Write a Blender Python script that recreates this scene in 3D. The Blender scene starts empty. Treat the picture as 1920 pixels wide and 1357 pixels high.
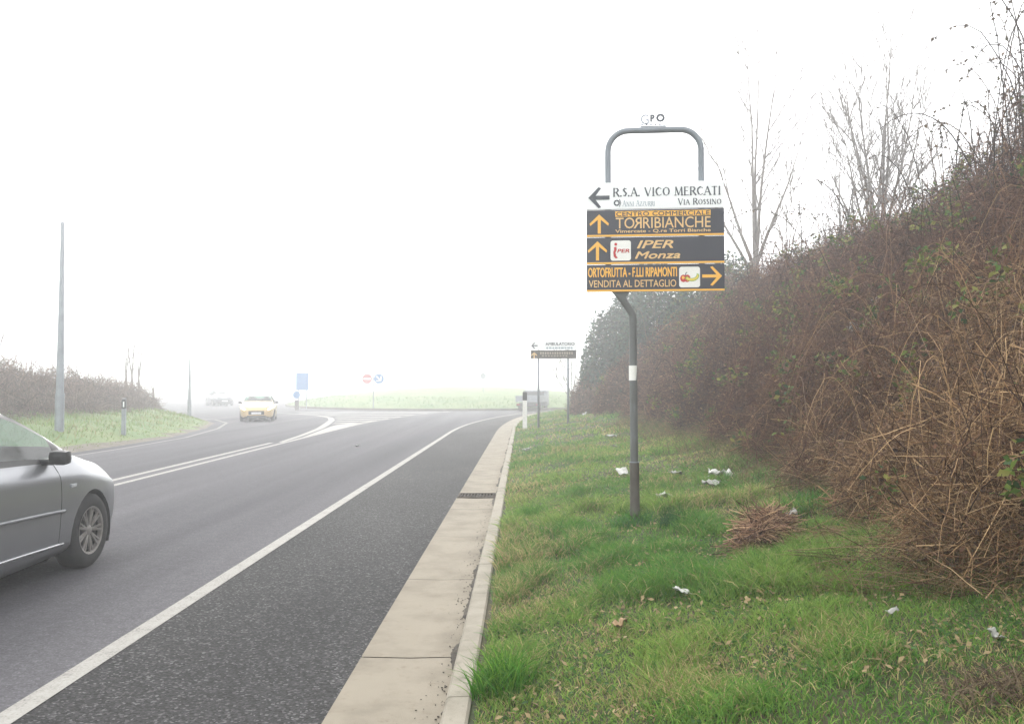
import bpy, math, random
import numpy as np
from mathutils import Vector, Matrix

R = math.radians
scene = bpy.context.scene
COL = scene.collection
random.seed(7)

# ------------------------------------------------------------------ camera
CAM_H, F_PX, TANP = 1.55, 1600.0, 49.5 / 1600.0
PITCH = math.atan(TANP)
cam_data = bpy.data.cameras.new("camera")
cam_data.sensor_fit = 'HORIZONTAL'
cam_data.sensor_width = 36.0
cam_data.lens = 36.0 * F_PX / 1920.0
cam_data.clip_start = 0.05
cam_data.clip_end = 2000.0
cam = bpy.data.objects.new("camera", cam_data)
COL.objects.link(cam)
cam.location = (0, 0, CAM_H)
cam.rotation_euler = (R(90) + PITCH, 0, 0)
scene.camera = cam

# ------------------------------------------------------------------ world, sun, exposure
SUN_EL, SUN_ROT = R(30), R(-14)      # the sun stands behind the fog, ahead and a little to the left
world = bpy.data.worlds.new("World")
scene.world = world
world.use_nodes = True
wn, wl = world.node_tree.nodes, world.node_tree.links
wn.clear()
w_out = wn.new('ShaderNodeOutputWorld')
w_bg = wn.new('ShaderNodeBackground')
w_sky = wn.new('ShaderNodeTexSky')
w_sky.sky_type = 'NISHITA'
w_sky.sun_disc = False
w_sky.sun_elevation = SUN_EL
w_sky.sun_rotation = SUN_ROT
w_sky.air_density = 1.0
w_sky.dust_density = 0.6
w_sky.ozone_density = 1.0
w_hs = wn.new('ShaderNodeHueSaturation')       # overcast: a nearly colourless sky
w_hs.inputs['Saturation'].default_value = 0.06
wl.new(w_sky.outputs[0], w_hs.inputs['Color'])
w_mx = wn.new('ShaderNodeMix'); w_mx.data_type = 'RGBA'; w_mx.inputs[0].default_value = 0.75
wl.new(w_hs.outputs[0], w_mx.inputs['A']); w_mx.inputs['B'].default_value = (5.0, 5.0, 5.05, 1)    # even cloud cover
wl.new(w_mx.outputs['Result'], w_bg.inputs['Color'])
w_bg.inputs['Strength'].default_value = 0.15
wl.new(w_bg.outputs[0], w_out.inputs['Surface'])

sun_d = bpy.data.lights.new("sun", 'SUN')
sun_d.energy = 0.9
sun_d.angle = R(30)
sun_d.color = (1.0, 0.97, 0.93)
sun = bpy.data.objects.new("sun", sun_d)
COL.objects.link(sun)
sun.rotation_euler = (-(R(90) - SUN_EL), 0, -SUN_ROT)

scene.view_settings.view_transform = 'Standard'
scene.view_settings.look = 'None'
scene.view_settings.gamma = 1.0
scene.view_settings.exposure = 1.55
scene.render.engine = 'CYCLES'
scene.cycles.max_bounces = 8
scene.cycles.diffuse_bounces = 3
scene.cycles.glossy_bounces = 3
scene.cycles.transmission_bounces = 4
scene.cycles.transparent_max_bounces = 12
scene.cycles.volume_bounces = 3
scene.cycles.use_denoising = True
HAZE_DENSITY = 0.0066

# ------------------------------------------------------------------ small maths
def ray(px, py):
    u, v = (px - 960.0) / F_PX, (678.5 - py) / F_PX
    c, s = math.cos(PITCH), math.sin(PITCH)
    return np.array([u, c - v * s, s + v * c])

def at(px, py, Y):
    d = ray(px, py)
    t = Y / d[1]
    return Vector((d[0] * t, Y, CAM_H + d[2] * t))

def ground(px, py, z=0.0):
    d = ray(px, py)
    t = (z - CAM_H) / d[2]
    return Vector((d[0] * t, d[1] * t, z))

_rs = np.random.RandomState(11)
_lat = _rs.rand(256, 256)
def vnoise(x, y):
    x, y = np.asarray(x, float), np.asarray(y, float)
    xi, yi = np.floor(x).astype(int), np.floor(y).astype(int)
    fx, fy = x - xi, y - yi
    fx, fy = fx * fx * (3 - 2 * fx), fy * fy * (3 - 2 * fy)
    a = _lat[xi % 256, yi % 256]; b = _lat[(xi + 1) % 256, yi % 256]
    c = _lat[xi % 256, (yi + 1) % 256]; d = _lat[(xi + 1) % 256, (yi + 1) % 256]
    return (a * (1 - fx) + b * fx) * (1 - fy) + (c * (1 - fx) + d * fx) * fy
def fbm(x, y, o=3):
    s, a, t = 0, 1.0, 0
    for k in range(o):
        s = s + a * vnoise(np.asarray(x) * 2 ** k + 17 * k, np.asarray(y) * 2 ** k + 31 * k); t += a; a *= 0.5
    return s / t

# plan of the road: every line as X at a given Y
def edge_line(Y):
    Y = np.asarray(Y, float)
    return -2.41 + 0.0075 * Y + 0.005 * np.maximum(0, Y - 30) ** 2
def gutter_joint(Y):
    Y = np.asarray(Y, float)
    a = -0.36 + 0.012 * Y + 0.003 * np.maximum(0, Y - 30) ** 2
    return np.maximum(a, edge_line(Y) + 1.35)
def gutter_left(Y):
    return gutter_joint(Y) - 0.565
KERB_W = 0.125
def kerb_right(Y):
    return gutter_joint(Y) + KERB_W
def centre_line(Y):
    Y = np.asarray(Y, float)
    return -6.33 - 0.012 * np.maximum(0, Y - 10) + 0.0042 * np.maximum(0, Y - 33) ** 2

# the bank on the right
_PD = np.array([-0.3, 0.0, 0.25, 0.7, 1.25, 2.4, 3.2, 3.8, 4.6, 5.6, 6.7, 7.7, 9.0, 14, 60])
_PZ = np.array([0.09, 0.10, 0.15, 0.24, 0.33, 0.50, 0.68, 1.05, 1.85, 2.75, 3.4, 3.8, 3.95, 4.0, 4.0])
def right_z(X, Y):
    d = np.asarray(X, float) - kerb_right(Y)
    z = np.interp(d, _PD, _PZ)
    k = np.clip((d - 0.1) / 1.0, 0, 1)
    z = z + k * (fbm(np.asarray(X) * 1.3, np.asarray(Y) * 1.3) - 0.5) * 0.14
    k2 = np.clip((d - 3.4) / 2, 0, 1)
    return z + k2 * (fbm(np.asarray(X) * 0.5 + 40, np.asarray(Y) * 0.5) - 0.5) * 0.5

def hit(px, py):
    d = ray(px, py)
    t = 2.0
    while t < 80:
        p = np.array([0, 0, CAM_H]) + d * t
        if p[2] <= float(right_z(p[0], p[1])) and p[0] > float(kerb_right(p[1])):
            return Vector(p)
        t += 0.01
    return Vector(np.array([0, 0, CAM_H]) + d * 20)

# the verge on the left, measured from the road's left edge
LEFT_EDGE = np.array([(-10.6, -30), (-10.6, 10), (-10.6, 22), (-10.85, 27), (-11.9, 33), (-13.3, 38),
                      (-15.2, 42), (-18.5, 46), (-24, 49.5), (-34, 52), (-70, 54)], float)
def left_d(X, Y):
    X, Y = np.asarray(X, float), np.asarray(Y, float)
    best = np.full(X.shape, 1e9)
    for (ax, ay), (bx, by) in zip(LEFT_EDGE[:-1], LEFT_EDGE[1:]):
        dx, dy = bx - ax, by - ay
        t = np.clip(((X - ax) * dx + (Y - ay) * dy) / (dx * dx + dy * dy), 0, 1)
        best = np.minimum(best, np.hypot(X - ax - t * dx, Y - ay - t * dy))
    xe = np.interp(Y, LEFT_EDGE[:, 1], LEFT_EDGE[:, 0])
    inside = (X < xe) & (Y < 54)
    return np.where(inside, best, -best)
def left_z(X, Y):
    d = left_d(X, Y)
    z = np.interp(d, [-3, 0, 0.35, 1.0, 2.5, 4, 8, 40], [-0.35, 0.0, 0.10, 0.27, 0.55, 0.75, 0.95, 1.0])
    return z + np.clip(d, 0, 1) * (fbm(np.asarray(X) * 0.9, np.asarray(Y) * 0.9) - 0.5) * 0.2

# ------------------------------------------------------------------ tags, meshes
def tag(o, label=None, cat=None, group=None, kind=None):
    if label: o['label'] = label
    if cat: o['category'] = cat
    if group: o['group'] = group
    if kind: o['kind'] = kind
    return o

def thing(name, label, cat, loc=(0, 0, 0), rotz=0.0, group=None):
    o = bpy.data.objects.new(name, None)
    COL.objects.link(o)
    o.empty_display_size = 0.2
    o.location = loc
    o.rotation_euler = (0, 0, rotz)
    return tag(o, label, cat, group)

class MB:
    def __init__(self):
        self.v, self.f, self.m = [], [], []
    def add(self, verts, faces, m=0):
        b = len(self.v)
        self.v.extend([tuple(p) for p in verts])
        for f in faces:
            self.f.append([b + i for i in f]); self.m.append(m)
    def box(self, c, s, m=0, rot=None, bevel=0.0):
        hx, hy, hz = s[0] / 2, s[1] / 2, s[2] / 2
        vs = [Vector((x, y, z)) for x in (-hx, hx) for y in (-hy, hy) for z in (-hz, hz)]
        fs = [(0, 1, 3, 2), (4, 6, 7, 5), (0, 4, 5, 1), (2, 3, 7, 6), (0, 2, 6, 4), (1, 5, 7, 3)]
        if bevel > 0:
            import bmesh
            bm = bmesh.new()
            bv = [bm.verts.new(v) for v in vs]
            for f in fs: bm.faces.new([bv[i] for i in f])
            bmesh.ops.bevel(bm, geom=bm.edges[:], offset=bevel, segments=2, affect='EDGES', profile=0.6)
            bm.verts.index_update()
            vs = [v.co.copy() for v in bm.verts]
            fs = [[v.index for v in f.verts] for f in bm.faces]
            bm.free()
        if rot is not None:
            vs = [rot @ v for v in vs]
        self.add([v + Vector(c) for v in vs], fs, m)
    def tube(self, pts, r, n=8, m=0, caps=True):
        pts = [Vector(p) for p in pts]
        rs = r if isinstance(r, (list, tuple)) else [r] * len(pts)
        prev = None
        vs, fs = [], []
        for i, p in enumerate(pts):
            t = (pts[min(i + 1, len(pts) - 1)] - pts[max(i - 1, 0)]).normalized()
            if prev is None:
                a = Vector((1, 0, 0)) if abs(t.x) < 0.8 else Vector((0, 1, 0))
                u = (a - t * a.dot(t)).normalized()
            else:
                u = (prev - t * prev.dot(t)).normalized()
            prev = u
            w = t.cross(u)
            for k in range(n):
                a = 2 * math.pi * k / n
                vs.append(p + (u * math.cos(a) + w * math.sin(a)) * rs[i])
        for i in range(len(pts) - 1):
            for k in range(n):
                fs.append((i * n + k, i * n + (k + 1) % n, (i + 1) * n + (k + 1) % n, (i + 1) * n + k))
        if caps:
            fs.append(tuple(reversed(range(n))))
            fs.append(tuple((len(pts) - 1) * n + k for k in range(n)))
        self.add(vs, fs, m)
    def lathe(self, prof, n=32, axis='Z', m=0, c=(0, 0, 0)):
        vs, fs = [], []
        for (r, h) in prof:
            for k in range(n):
                a = 2 * math.pi * k / n
                x, y = r * math.cos(a), r * math.sin(a)
                p = (x, y, h) if axis == 'Z' else (x, h, y)
                vs.append((p[0] + c[0], p[1] + c[1], p[2] + c[2]))
        for i in range(len(prof) - 1):
            for k in range(n):
                fs.append((i * n + k, i * n + (k + 1) % n, (i + 1) * n + (k + 1) % n, (i + 1) * n + k))
        self.add(vs, fs, m)
    def prism(self, poly, y0, y1, m=0):
        """outline in x,z extruded along y (y0 is the front)"""
        n = len(poly)
        vs = [(x, y0, z) for x, z in poly] + [(x, y1, z) for x, z in poly]
        fs = [tuple(range(n)), tuple(reversed(range(n, 2 * n)))]
        for k in range(n):
            fs.append((k, n + k, n + (k + 1) % n, (k + 1) % n))
        self.add(vs, fs, m)
    def text(self, s, x0, x1, z0, z1, y, m=0, bold=0.0, shear=0.0, mirror=False, spacing=1.0):
        cu = bpy.data.curves.new("lettering_source", 'FONT')
        cu.body = s
        cu.size = 1.0
        heavy = bold if 'M' in s else 0.0        # the M glyph breaks when offset: thicken it by repeating it
        cu.offset = 0.0 if heavy else bold
        cu.shear = shear
        cu.space_character = spacing
        cu.extrude = 0.0
        cu.resolution_u = 3
        ob = bpy.data.objects.new("lettering_source", cu)
        COL.objects.link(ob)
        dg = bpy.context.evaluated_depsgraph_get()
        me = bpy.data.meshes.new_from_object(ob.evaluated_get(dg))
        co = np.empty(len(me.vertices) * 3); me.vertices.foreach_get('co', co); co = co.reshape(-1, 3)
        mn, mx = co.min(0), co.max(0)
        X = (co[:, 0] - mn[0]) / (mx[0] - mn[0])
        if mirror: X = 1 - X
        Z = (co[:, 1] - mn[1]) / max(1e-6, mx[1] - mn[1])
        vs = [(x0 + a * (x1 - x0), y, z0 + b * (z1 - z0)) for a, b in zip(X, Z)]
        fs_ = [tuple(p.vertices) for p in me.polygons]
        self.add(vs, fs_, m)
        if heavy:
            em = (z1 - z0) * heavy
            for q, (a_, b_) in enumerate(((-em, 0), (em, 0), (0, em), (0, -em))):
                self.add([(v[0] + a_, v[1] - .0002 * (q + 1), v[2] + b_) for v in vs], fs_, m)
        bpy.data.objects.remove(ob); bpy.data.meshes.remove(me); bpy.data.curves.remove(cu)
    def build(self, name, mats, parent=None, smooth=False, loc=None, angle=None):
        me = bpy.data.meshes.new(name)
        me.from_pydata([tuple(v) for v in self.v], [], self.f)
        if not isinstance(mats, (list, tuple)): mats = [mats]
        for mt in mats: me.materials.append(mt)
        me.polygons.foreach_set('material_index', self.m)
        if smooth:
            me.polygons.foreach_set('use_smooth', [True] * len(self.f))
            me.update()
            if angle is not None:
                me.set_sharp_from_angle(angle=angle)
        me.update()
        o = bpy.data.objects.new(name, me)
        COL.objects.link(o)
        if parent is not None: o.parent = parent
        if loc is not None: o.location = loc
        return o

def np_mesh(name, V, quads=None, tris=None, mat=None, tint=None, parent=None, smooth=False, mat_index=None):
    me = bpy.data.meshes.new(name)
    nq = 0 if quads is None else len(quads)
    nt = 0 if tris is None else len(tris)
    loops = []
    if nq: loops.append(np.asarray(quads).reshape(-1))
    if nt: loops.append(np.asarray(tris).reshape(-1))
    loops = np.concatenate(loops).astype(np.int32)
    me.vertices.add(len(V)); me.vertices.foreach_set('co', np.asarray(V, np.float32).reshape(-1))
    me.loops.add(len(loops)); me.loops.foreach_set('vertex_index', loops)
    st = np.concatenate([np.arange(nq) * 4, nq * 4 + np.arange(nt) * 3]).astype(np.int32)
    me.polygons.add(nq + nt); me.polygons.foreach_set('loop_start', st)
    if smooth: me.polygons.foreach_set('use_smooth', np.ones(nq + nt, bool))
    for mt in (mat if isinstance(mat, (list, tuple)) else [mat]): me.materials.append(mt)
    if mat_index is not None: me.polygons.foreach_set('material_index', np.asarray(mat_index, np.int32))
    if tint is not None:
        at_ = me.attributes.new('tint', 'FLOAT_COLOR', 'POINT')
        c = np.ones((len(V), 4), np.float32); c[:, :3] = tint
        at_.data.foreach_set('color', c.reshape(-1))
    me.update(calc_edges=True)
    o = bpy.data.objects.new(name, me)
    COL.objects.link(o)
    if parent is not None: o.parent = parent
    return o

def strand_geo(P, RAD, sides=3, rs=None):
    """P (N,K,3), RAD (N,K): tubes, or flat ribbons when sides == 2"""
    rs = rs or _rs
    N, K, _ = P.shape
    T = np.empty_like(P)
    T[:, 1:-1] = P[:, 2:] - P[:, :-2]; T[:, 0] = P[:, 1] - P[:, 0]; T[:, -1] = P[:, -1] - P[:, -2]
    T /= np.linalg.norm(T, axis=2, keepdims=True) + 1e-9
    A = rs.normal(size=(N, 1, 3)); A = np.repeat(A, K, 1)
    U = np.cross(T, A); U /= np.linalg.norm(U, axis=2, keepdims=True) + 1e-9
    W = np.cross(T, U)
    if sides == 2:
        V = np.stack([P - U * RAD[..., None], P + U * RAD[..., None]], 2)
    else:
        rings = []
        for k in range(sides):
            a = 2 * math.pi * k / sides
            rings.append(P + (U * math.cos(a) + W * math.sin(a)) * RAD[..., None])
        V = np.stack(rings, 2)
    S = V.shape[2]
    idx = np.arange(N * K * S).reshape(N, K, S)
    q = []
    for k in range(S if S > 2 else 1):
        k2 = (k + 1) % S
        q.append(np.stack([idx[:, :-1, k], idx[:, :-1, k2], idx[:, 1:, k2], idx[:, 1:, k]], -1).reshape(-1, 4))
    return V.reshape(-1, 3), np.concatenate(q), K * S

def grid_mesh(name, xs_of, ys, zfun, mat, n, parent=None):
    V, Q = [], []
    for y in ys:
        xs = np.linspace(*xs_of(y), n)
        V.append(np.stack([xs, np.full(n, y), zfun(xs, np.full(n, y))], 1))
    V = np.concatenate(V)
    i = np.arange(len(ys) * n).reshape(len(ys), n)
    Q = np.stack([i[:-1, :-1], i[:-1, 1:], i[1:, 1:], i[1:, :-1]], -1).reshape(-1, 4)
    return np_mesh(name, V, Q, None, mat, parent=parent, smooth=True)

# ------------------------------------------------------------------ materials
def new_mat(name):
    m = bpy.data.materials.new(name)
    m.use_nodes = True
    nt = m.node_tree
    return m, nt.nodes, nt.links, nt.nodes['Principled BSDF']

def ramp(n, l, src, stops):
    r = n.new('ShaderNodeValToRGB')
    els = r.color_ramp.elements
    while len(els) < len(stops): els.new(0.5)
    for e, (p, c) in zip(els, stops):
        e.position = p
        e.color = (*c, 1) if len(c) == 3 else c
    l.new(src, r.inputs[0])
    return r

def pm(name, c1, c2=None, scale=4.0, rough=0.6, metallic=0.0, bump=0.0, bscale=60.0, spec=0.4, coat=0.0, stretch=None, lo=0.35, hi=0.65):
    m, n, l, b = new_mat(name)
    tc = n.new('ShaderNodeTexCoord')
    src = tc.outputs['Object']
    if stretch:
        mp = n.new('ShaderNodeMapping'); mp.inputs['Scale'].default_value = stretch
        l.new(src, mp.inputs[0]); src = mp.outputs[0]
    nz = n.new('ShaderNodeTexNoise'); nz.inputs['Scale'].default_value = scale; nz.inputs['Detail'].default_value = 6
    l.new(src, nz.inputs['Vector'])
    c2 = c2 or tuple(x * 0.85 for x in c1)
    r = ramp(n, l, nz.outputs['Fac'], [(lo, c1), (hi, c2)])
    l.new(r.outputs[0], b.inputs['Base Color'])
    b.inputs['Roughness'].default_value = rough
    b.inputs['Metallic'].default_value = metallic
    b.inputs['Specular IOR Level'].default_value = spec
    b.inputs['Coat Weight'].default_value = coat
    if bump:
        n2 = n.new('ShaderNodeTexNoise'); n2.inputs['Scale'].default_value = bscale; n2.inputs['Detail'].default_value = 4
        l.new(tc.outputs['Object'], n2.inputs['Vector'])
        bp = n.new('ShaderNodeBump'); bp.inputs['Strength'].default_value = bump; bp.inputs['Distance'].default_value = 0.01
        l.new(n2.outputs['Fac'], bp.inputs['Height']); l.new(bp.outputs[0], b.inputs['Normal'])
    return m

def tint_mat(name, rough=0.75, transl=0.0):
    m, n, l, b = new_mat(name)
    a = n.new('ShaderNodeAttribute'); a.attribute_name = 'tint'
    tc = n.new('ShaderNodeTexCoord')
    nz = n.new('ShaderNodeTexNoise'); nz.inputs['Scale'].default_value = 25
    l.new(tc.outputs['Object'], nz.inputs['Vector'])
    mp = n.new('ShaderNodeMapRange'); mp.inputs['To Min'].default_value = 0.75; mp.inputs['To Max'].default_value = 1.25
    l.new(nz.outputs['Fac'], mp.inputs['Value'])
    mx = n.new('ShaderNodeMix'); mx.data_type = 'RGBA'; mx.blend_type = 'MULTIPLY'; mx.inputs[0].default_value = 1
    l.new(a.outputs['Color'], mx.inputs['A']); l.new(mp.outputs[0], mx.inputs['B'])
    l.new(mx.outputs['Result'], b.inputs['Base Color'])
    b.inputs['Roughness'].default_value = rough
    b.inputs['Specular IOR Level'].default_value = 0.08
    if transl:
        tr = n.new('ShaderNodeBsdfTranslucent'); l.new(mx.outputs['Result'], tr.inputs['Color'])
        ms = n.new('ShaderNodeMixShader'); ms.inputs[0].default_value = transl
        out = n['Material Output']
        l.new(b.outputs[0], ms.inputs[1]); l.new(tr.outputs[0], ms.inputs[2]); l.new(ms.outputs[0], out.inputs['Surface'])
    return m

def asphalt(name, base, light, stone, cells, speck, stretch, bump):
    m, n, l, b = new_mat(name)
    tc = n.new('ShaderNodeTexCoord')
    mp = n.new('ShaderNodeMapping'); mp.inputs['Scale'].default_value = stretch
    l.new(tc.outputs['Object'], mp.inputs[0])
    big = n.new('ShaderNodeTexNoise'); big.inputs['Scale'].default_value = 1.0; big.inputs['Detail'].default_value = 5
    l.new(mp.outputs[0], big.inputs['Vector'])
    r1 = ramp(n, l, big.outputs['Fac'], [(0.3, base), (0.7, light)])
    vo = n.new('ShaderNodeTexVoronoi'); vo.inputs['Scale'].default_value = cells
    l.new(tc.outputs['Object'], vo.inputs['Vector'])
    sp = n.new('ShaderNodeSeparateColor'); l.new(vo.outputs['Color'], sp.inputs[0])
    r2 = ramp(n, l, sp.outputs[0], [(0.0, (0.45,) * 3), (0.55, (0.9,) * 3), (0.85, (1.3,) * 3), (1.0, (stone,) * 3)])
    mx = n.new('ShaderNodeMix'); mx.data_type = 'RGBA'; mx.blend_type = 'MULTIPLY'; mx.inputs[0].default_value = speck
    l.new(r1.outputs[0], mx.inputs['A']); l.new(r2.outputs[0], mx.inputs['B'])
    md = n.new('ShaderNodeTexNoise'); md.inputs['Scale'].default_value = 9; md.inputs['Detail'].default_value = 5
    l.new(tc.outputs['Object'], md.inputs['Vector'])
    mr = n.new('ShaderNodeMapRange'); mr.inputs['To Min'].default_value = 0.8; mr.inputs['To Max'].default_value = 1.2
    l.new(md.outputs['Fac'], mr.inputs['Value'])
    m2 = n.new('ShaderNodeMix'); m2.data_type = 'RGBA'; m2.blend_type = 'MULTIPLY'; m2.inputs[0].default_value = 1
    l.new(mx.outputs['Result'], m2.inputs['A']); l.new(mr.outputs[0], m2.inputs['B'])
    l.new(m2.outputs['Result'], b.inputs['Base Color'])
    b.inputs['Roughness'].default_value = 0.9
    b.inputs['Specular IOR Level'].default_value = 0.12
    bp = n.new('ShaderNodeBump'); bp.inputs['Strength'].default_value = bump; bp.inputs['Distance'].default_value = 0.006
    l.new(vo.outputs['Distance'], bp.inputs['Height']); l.new(bp.outputs[0], b.inputs['Normal'])
    return m

M = {}
M['lane'] = asphalt('worn_lane_asphalt', (0.050, 0.049, 0.056), (0.108, 0.105, 0.113), 1.9, 90, 0.45, (0.95, 0.03, 1), 0.25)
M['shoulder'] = asphalt('coarse_shoulder_asphalt', (0.034, 0.034, 0.035), (0.056, 0.055, 0.055), 3.4, 78, 0.95, (0.8, 0.25, 1), 0.7)
def worn_paint():
    m, n, l, b = new_mat('road_paint')
    tc = n.new('ShaderNodeTexCoord')
    a = n.new('ShaderNodeTexNoise'); a.inputs['Scale'].default_value = 5; a.inputs['Detail'].default_value = 8; a.inputs['Roughness'].default_value = .7
    f = n.new('ShaderNodeTexNoise'); f.inputs['Scale'].default_value = 70; f.inputs['Detail'].default_value = 3
    for q in (a, f): l.new(tc.outputs['Object'], q.inputs['Vector'])
    ad = n.new('ShaderNodeMath'); ad.operation = 'ADD'; l.new(a.outputs['Fac'], ad.inputs[0]); l.new(f.outputs['Fac'], ad.inputs[1])
    hf = n.new('ShaderNodeMath'); hf.operation = 'MULTIPLY'; hf.inputs[1].default_value = .5; l.new(ad.outputs[0], hf.inputs[0])
    r = ramp(n, l, hf.outputs[0], [(.38, (.36, .35, .325)), (.54, (.30, .29, .265)), (.62, (.20, .195, .18)), (.70, (.09, .09, .088))])
    l.new(r.outputs[0], b.inputs['Base Color']); b.inputs['Roughness'].default_value = .8; b.inputs['Specular IOR Level'].default_value = .15
    bp = n.new('ShaderNodeBump'); bp.inputs['Strength'].default_value = .4; bp.inputs['Distance'].default_value = .004
    l.new(f.outputs['Fac'], bp.inputs['Height']); l.new(bp.outputs[0], b.inputs['Normal'])
    return m
M['paint'] = worn_paint()
M['soil'] = pm('verge_soil', (0.030, 0.042, 0.012), (0.060, 0.048, 0.024), 2.2, 0.95, bump=0.8, bscale=30)
M['bank_soil'] = pm('bank_soil', (0.022, 0.016, 0.012), (0.042, 0.032, 0.023), 1.5, 0.95, bump=0.8, bscale=18)
M['meadow'] = pm('far_grass', (0.095, 0.165, 0.045), (0.150, 0.195, 0.065), 0.6, 0.95, bump=0.6, bscale=12)
M['dirt'] = pm('gutter_dirt', (0.035, 0.030, 0.024), (0.075, 0.062, 0.045), 20, 0.95, bump=0.6, bscale=90)
M['earth'] = pm('bare_earth', (0.10, 0.085, 0.062), (0.15, 0.13, 0.10), 3, 0.95, bump=0.5, bscale=40)
M['grass'] = tint_mat('grass_blade', 0.6, 0.5)
M['twig'] = tint_mat('dry_twig', 0.85, 0.0)
M['leaf'] = tint_mat('small_leaf', 0.65, 0.35)
M['bark'] = pm('bark', (0.22, 0.195, 0.175), (0.15, 0.13, 0.115), 6, 0.9, bump=0.5, bscale=30)
M['pole'] = pm('sign_pole_paint', (0.145, 0.155, 0.155), (0.115, 0.12, 0.115), 5, 0.5, metallic=0.2, bump=0.05, bscale=60)
M['pole_brown'] = pm('sign_pole_brown', (0.115, 0.105, 0.09), (0.085, 0.076, 0.064), 6, 0.55, metallic=0.2)
M['loop'] = pm('sign_loop_paint', (0.20, 0.225, 0.25), (0.17, 0.19, 0.21), 5, 0.45, metallic=0.25)
M['galv'] = pm('galvanised_steel', (0.27, 0.30, 0.33), (0.21, 0.23, 0.26), 4, 0.5, metallic=0.4)
M['s_white'] = pm('sign_white', (0.88, 0.90, 0.90), (0.85, 0.88, 0.88), 3, 0.4)
M['s_dark'] = pm('sign_black', (0.030, 0.033, 0.046), (0.036, 0.038, 0.052), 3, 0.35)
M['s_brown'] = pm('sign_brown', (0.055, 0.045, 0.032), (0.045, 0.038, 0.028), 3, 0.4)
M['s_orange'] = pm('sign_orange', (0.88, 0.48, 0.07), (0.84, 0.45, 0.07), 8, 0.45)
M['s_pale'] = pm('sign_pale_orange', (0.74, 0.50, 0.22), (0.70, 0.46, 0.2), 8, 0.45)
M['s_ink'] = pm('sign_ink', (0.055, 0.065, 0.08), (0.07, 0.08, 0.095), 8, 0.5)
M['s_paleink'] = pm('sign_pale_ink', (0.34, 0.40, 0.44), (0.40, 0.46, 0.50), 8, 0.5)
M['s_red'] = pm('sign_red', (0.52, 0.035, 0.035), (0.46, 0.03, 0.03), 8, 0.45)
M['s_green'] = pm('sign_green', (0.16, 0.38, 0.05), (0.12, 0.32, 0.05), 8, 0.45)
M['s_yellow'] = pm('sign_yellow', (0.75, 0.62, 0.12), (0.7, 0.56, 0.1), 8, 0.45)
M['s_blue'] = pm('sign_blue', (0.05, 0.19, 0.42), (0.05, 0.17, 0.38), 8, 0.4)
M['hazed_red'] = pm('hazed_red', (.50, .14, .14), (.44, .12, .12), 8, .5)  # no-entry red with the fog's paling mixed into the colour
M['white'] = pm('white_plastic', (0.84, 0.84, 0.80), (0.76, 0.76, 0.71), 6, 0.5)
M['black'] = pm('black_plastic', (0.022, 0.022, 0.024), (0.032, 0.031, 0.031), 6, 0.5)
M['rubber'] = pm('tyre_rubber', (0.020, 0.020, 0.021), (0.034, 0.033, 0.033), 9, 0.85)
M['paper'] = pm('litter_paper', (0.60, 0.60, 0.57), (0.42, 0.42, 0.38), 14, 0.8)
M['leafbrown'] = pm('dry_leaf', (0.34, 0.23, 0.12), (0.22, 0.14, 0.07), 25, 0.8)
M['iron'] = pm('cast_iron', (0.050, 0.043, 0.036), (0.085, 0.070, 0.055), 12, 0.9, bump=0.2, spec=.1)

def concrete(name, c1, c2, stain, scale):
    m, n, l, b = new_mat(name)
    tc = n.new('ShaderNodeTexCoord')
    a = n.new('ShaderNodeTexNoise'); a.inputs['Scale'].default_value = scale; a.inputs['Detail'].default_value = 7; a.inputs['Roughness'].default_value = 0.65
    l.new(tc.outputs['Object'], a.inputs['Vector'])
    r = ramp(n, l, a.outputs['Fac'], [(0.3, c2), (0.55, c1), (0.8, tuple(x * 1.08 for x in c1))])
    s = n.new('ShaderNodeTexNoise'); s.inputs['Scale'].default_value = 11; s.inputs['Detail'].default_value = 9; s.inputs['Roughness'].default_value = 0.75
    l.new(tc.outputs['Object'], s.inputs['Vector'])
    rs_ = ramp(n, l, s.outputs['Fac'], [(0.56, (0, 0, 0)), (0.72, (1, 1, 1))])
    mx = n.new('ShaderNodeMix'); mx.data_type = 'RGBA'
    mu = n.new('ShaderNodeMath'); mu.operation = 'MULTIPLY'; mu.inputs[1].default_value = 0.8
    l.new(rs_.outputs[0], mu.inputs[0]); l.new(mu.outputs[0], mx.inputs[0])
    l.new(r.outputs[0], mx.inputs['A']); mx.inputs['B'].default_value = (*stain, 1)
    l.new(mx.outputs['Result'], b.inputs['Base Color'])
    b.inputs['Roughness'].default_value = 0.9
    b.inputs['Specular IOR Level'].default_value = 0.25
    bp = n.new('ShaderNodeBump'); bp.inputs['Strength'].default_value = 0.35; bp.inputs['Distance'].default_value = 0.004
    f = n.new('ShaderNodeTexNoise'); f.inputs['Scale'].default_value = 140; f.inputs['Detail'].default_value = 4
    l.new(tc.outputs['Object'], f.inputs['Vector'])
    l.new(f.outputs['Fac'], bp.inputs['Height']); l.new(bp.outputs[0], b.inputs['Normal'])
    return m
M['gutter'] = concrete('gutter_concrete', (0.255, 0.225, 0.175), (0.18, 0.157, 0.12), (0.17, 0.135, 0.095), 2.2)
M['kerb'] = concrete('kerb_concrete', (0.29, 0.265, 0.215), (0.21, 0.19, 0.15), (0.12, 0.11, 0.08), 3.0)

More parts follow.
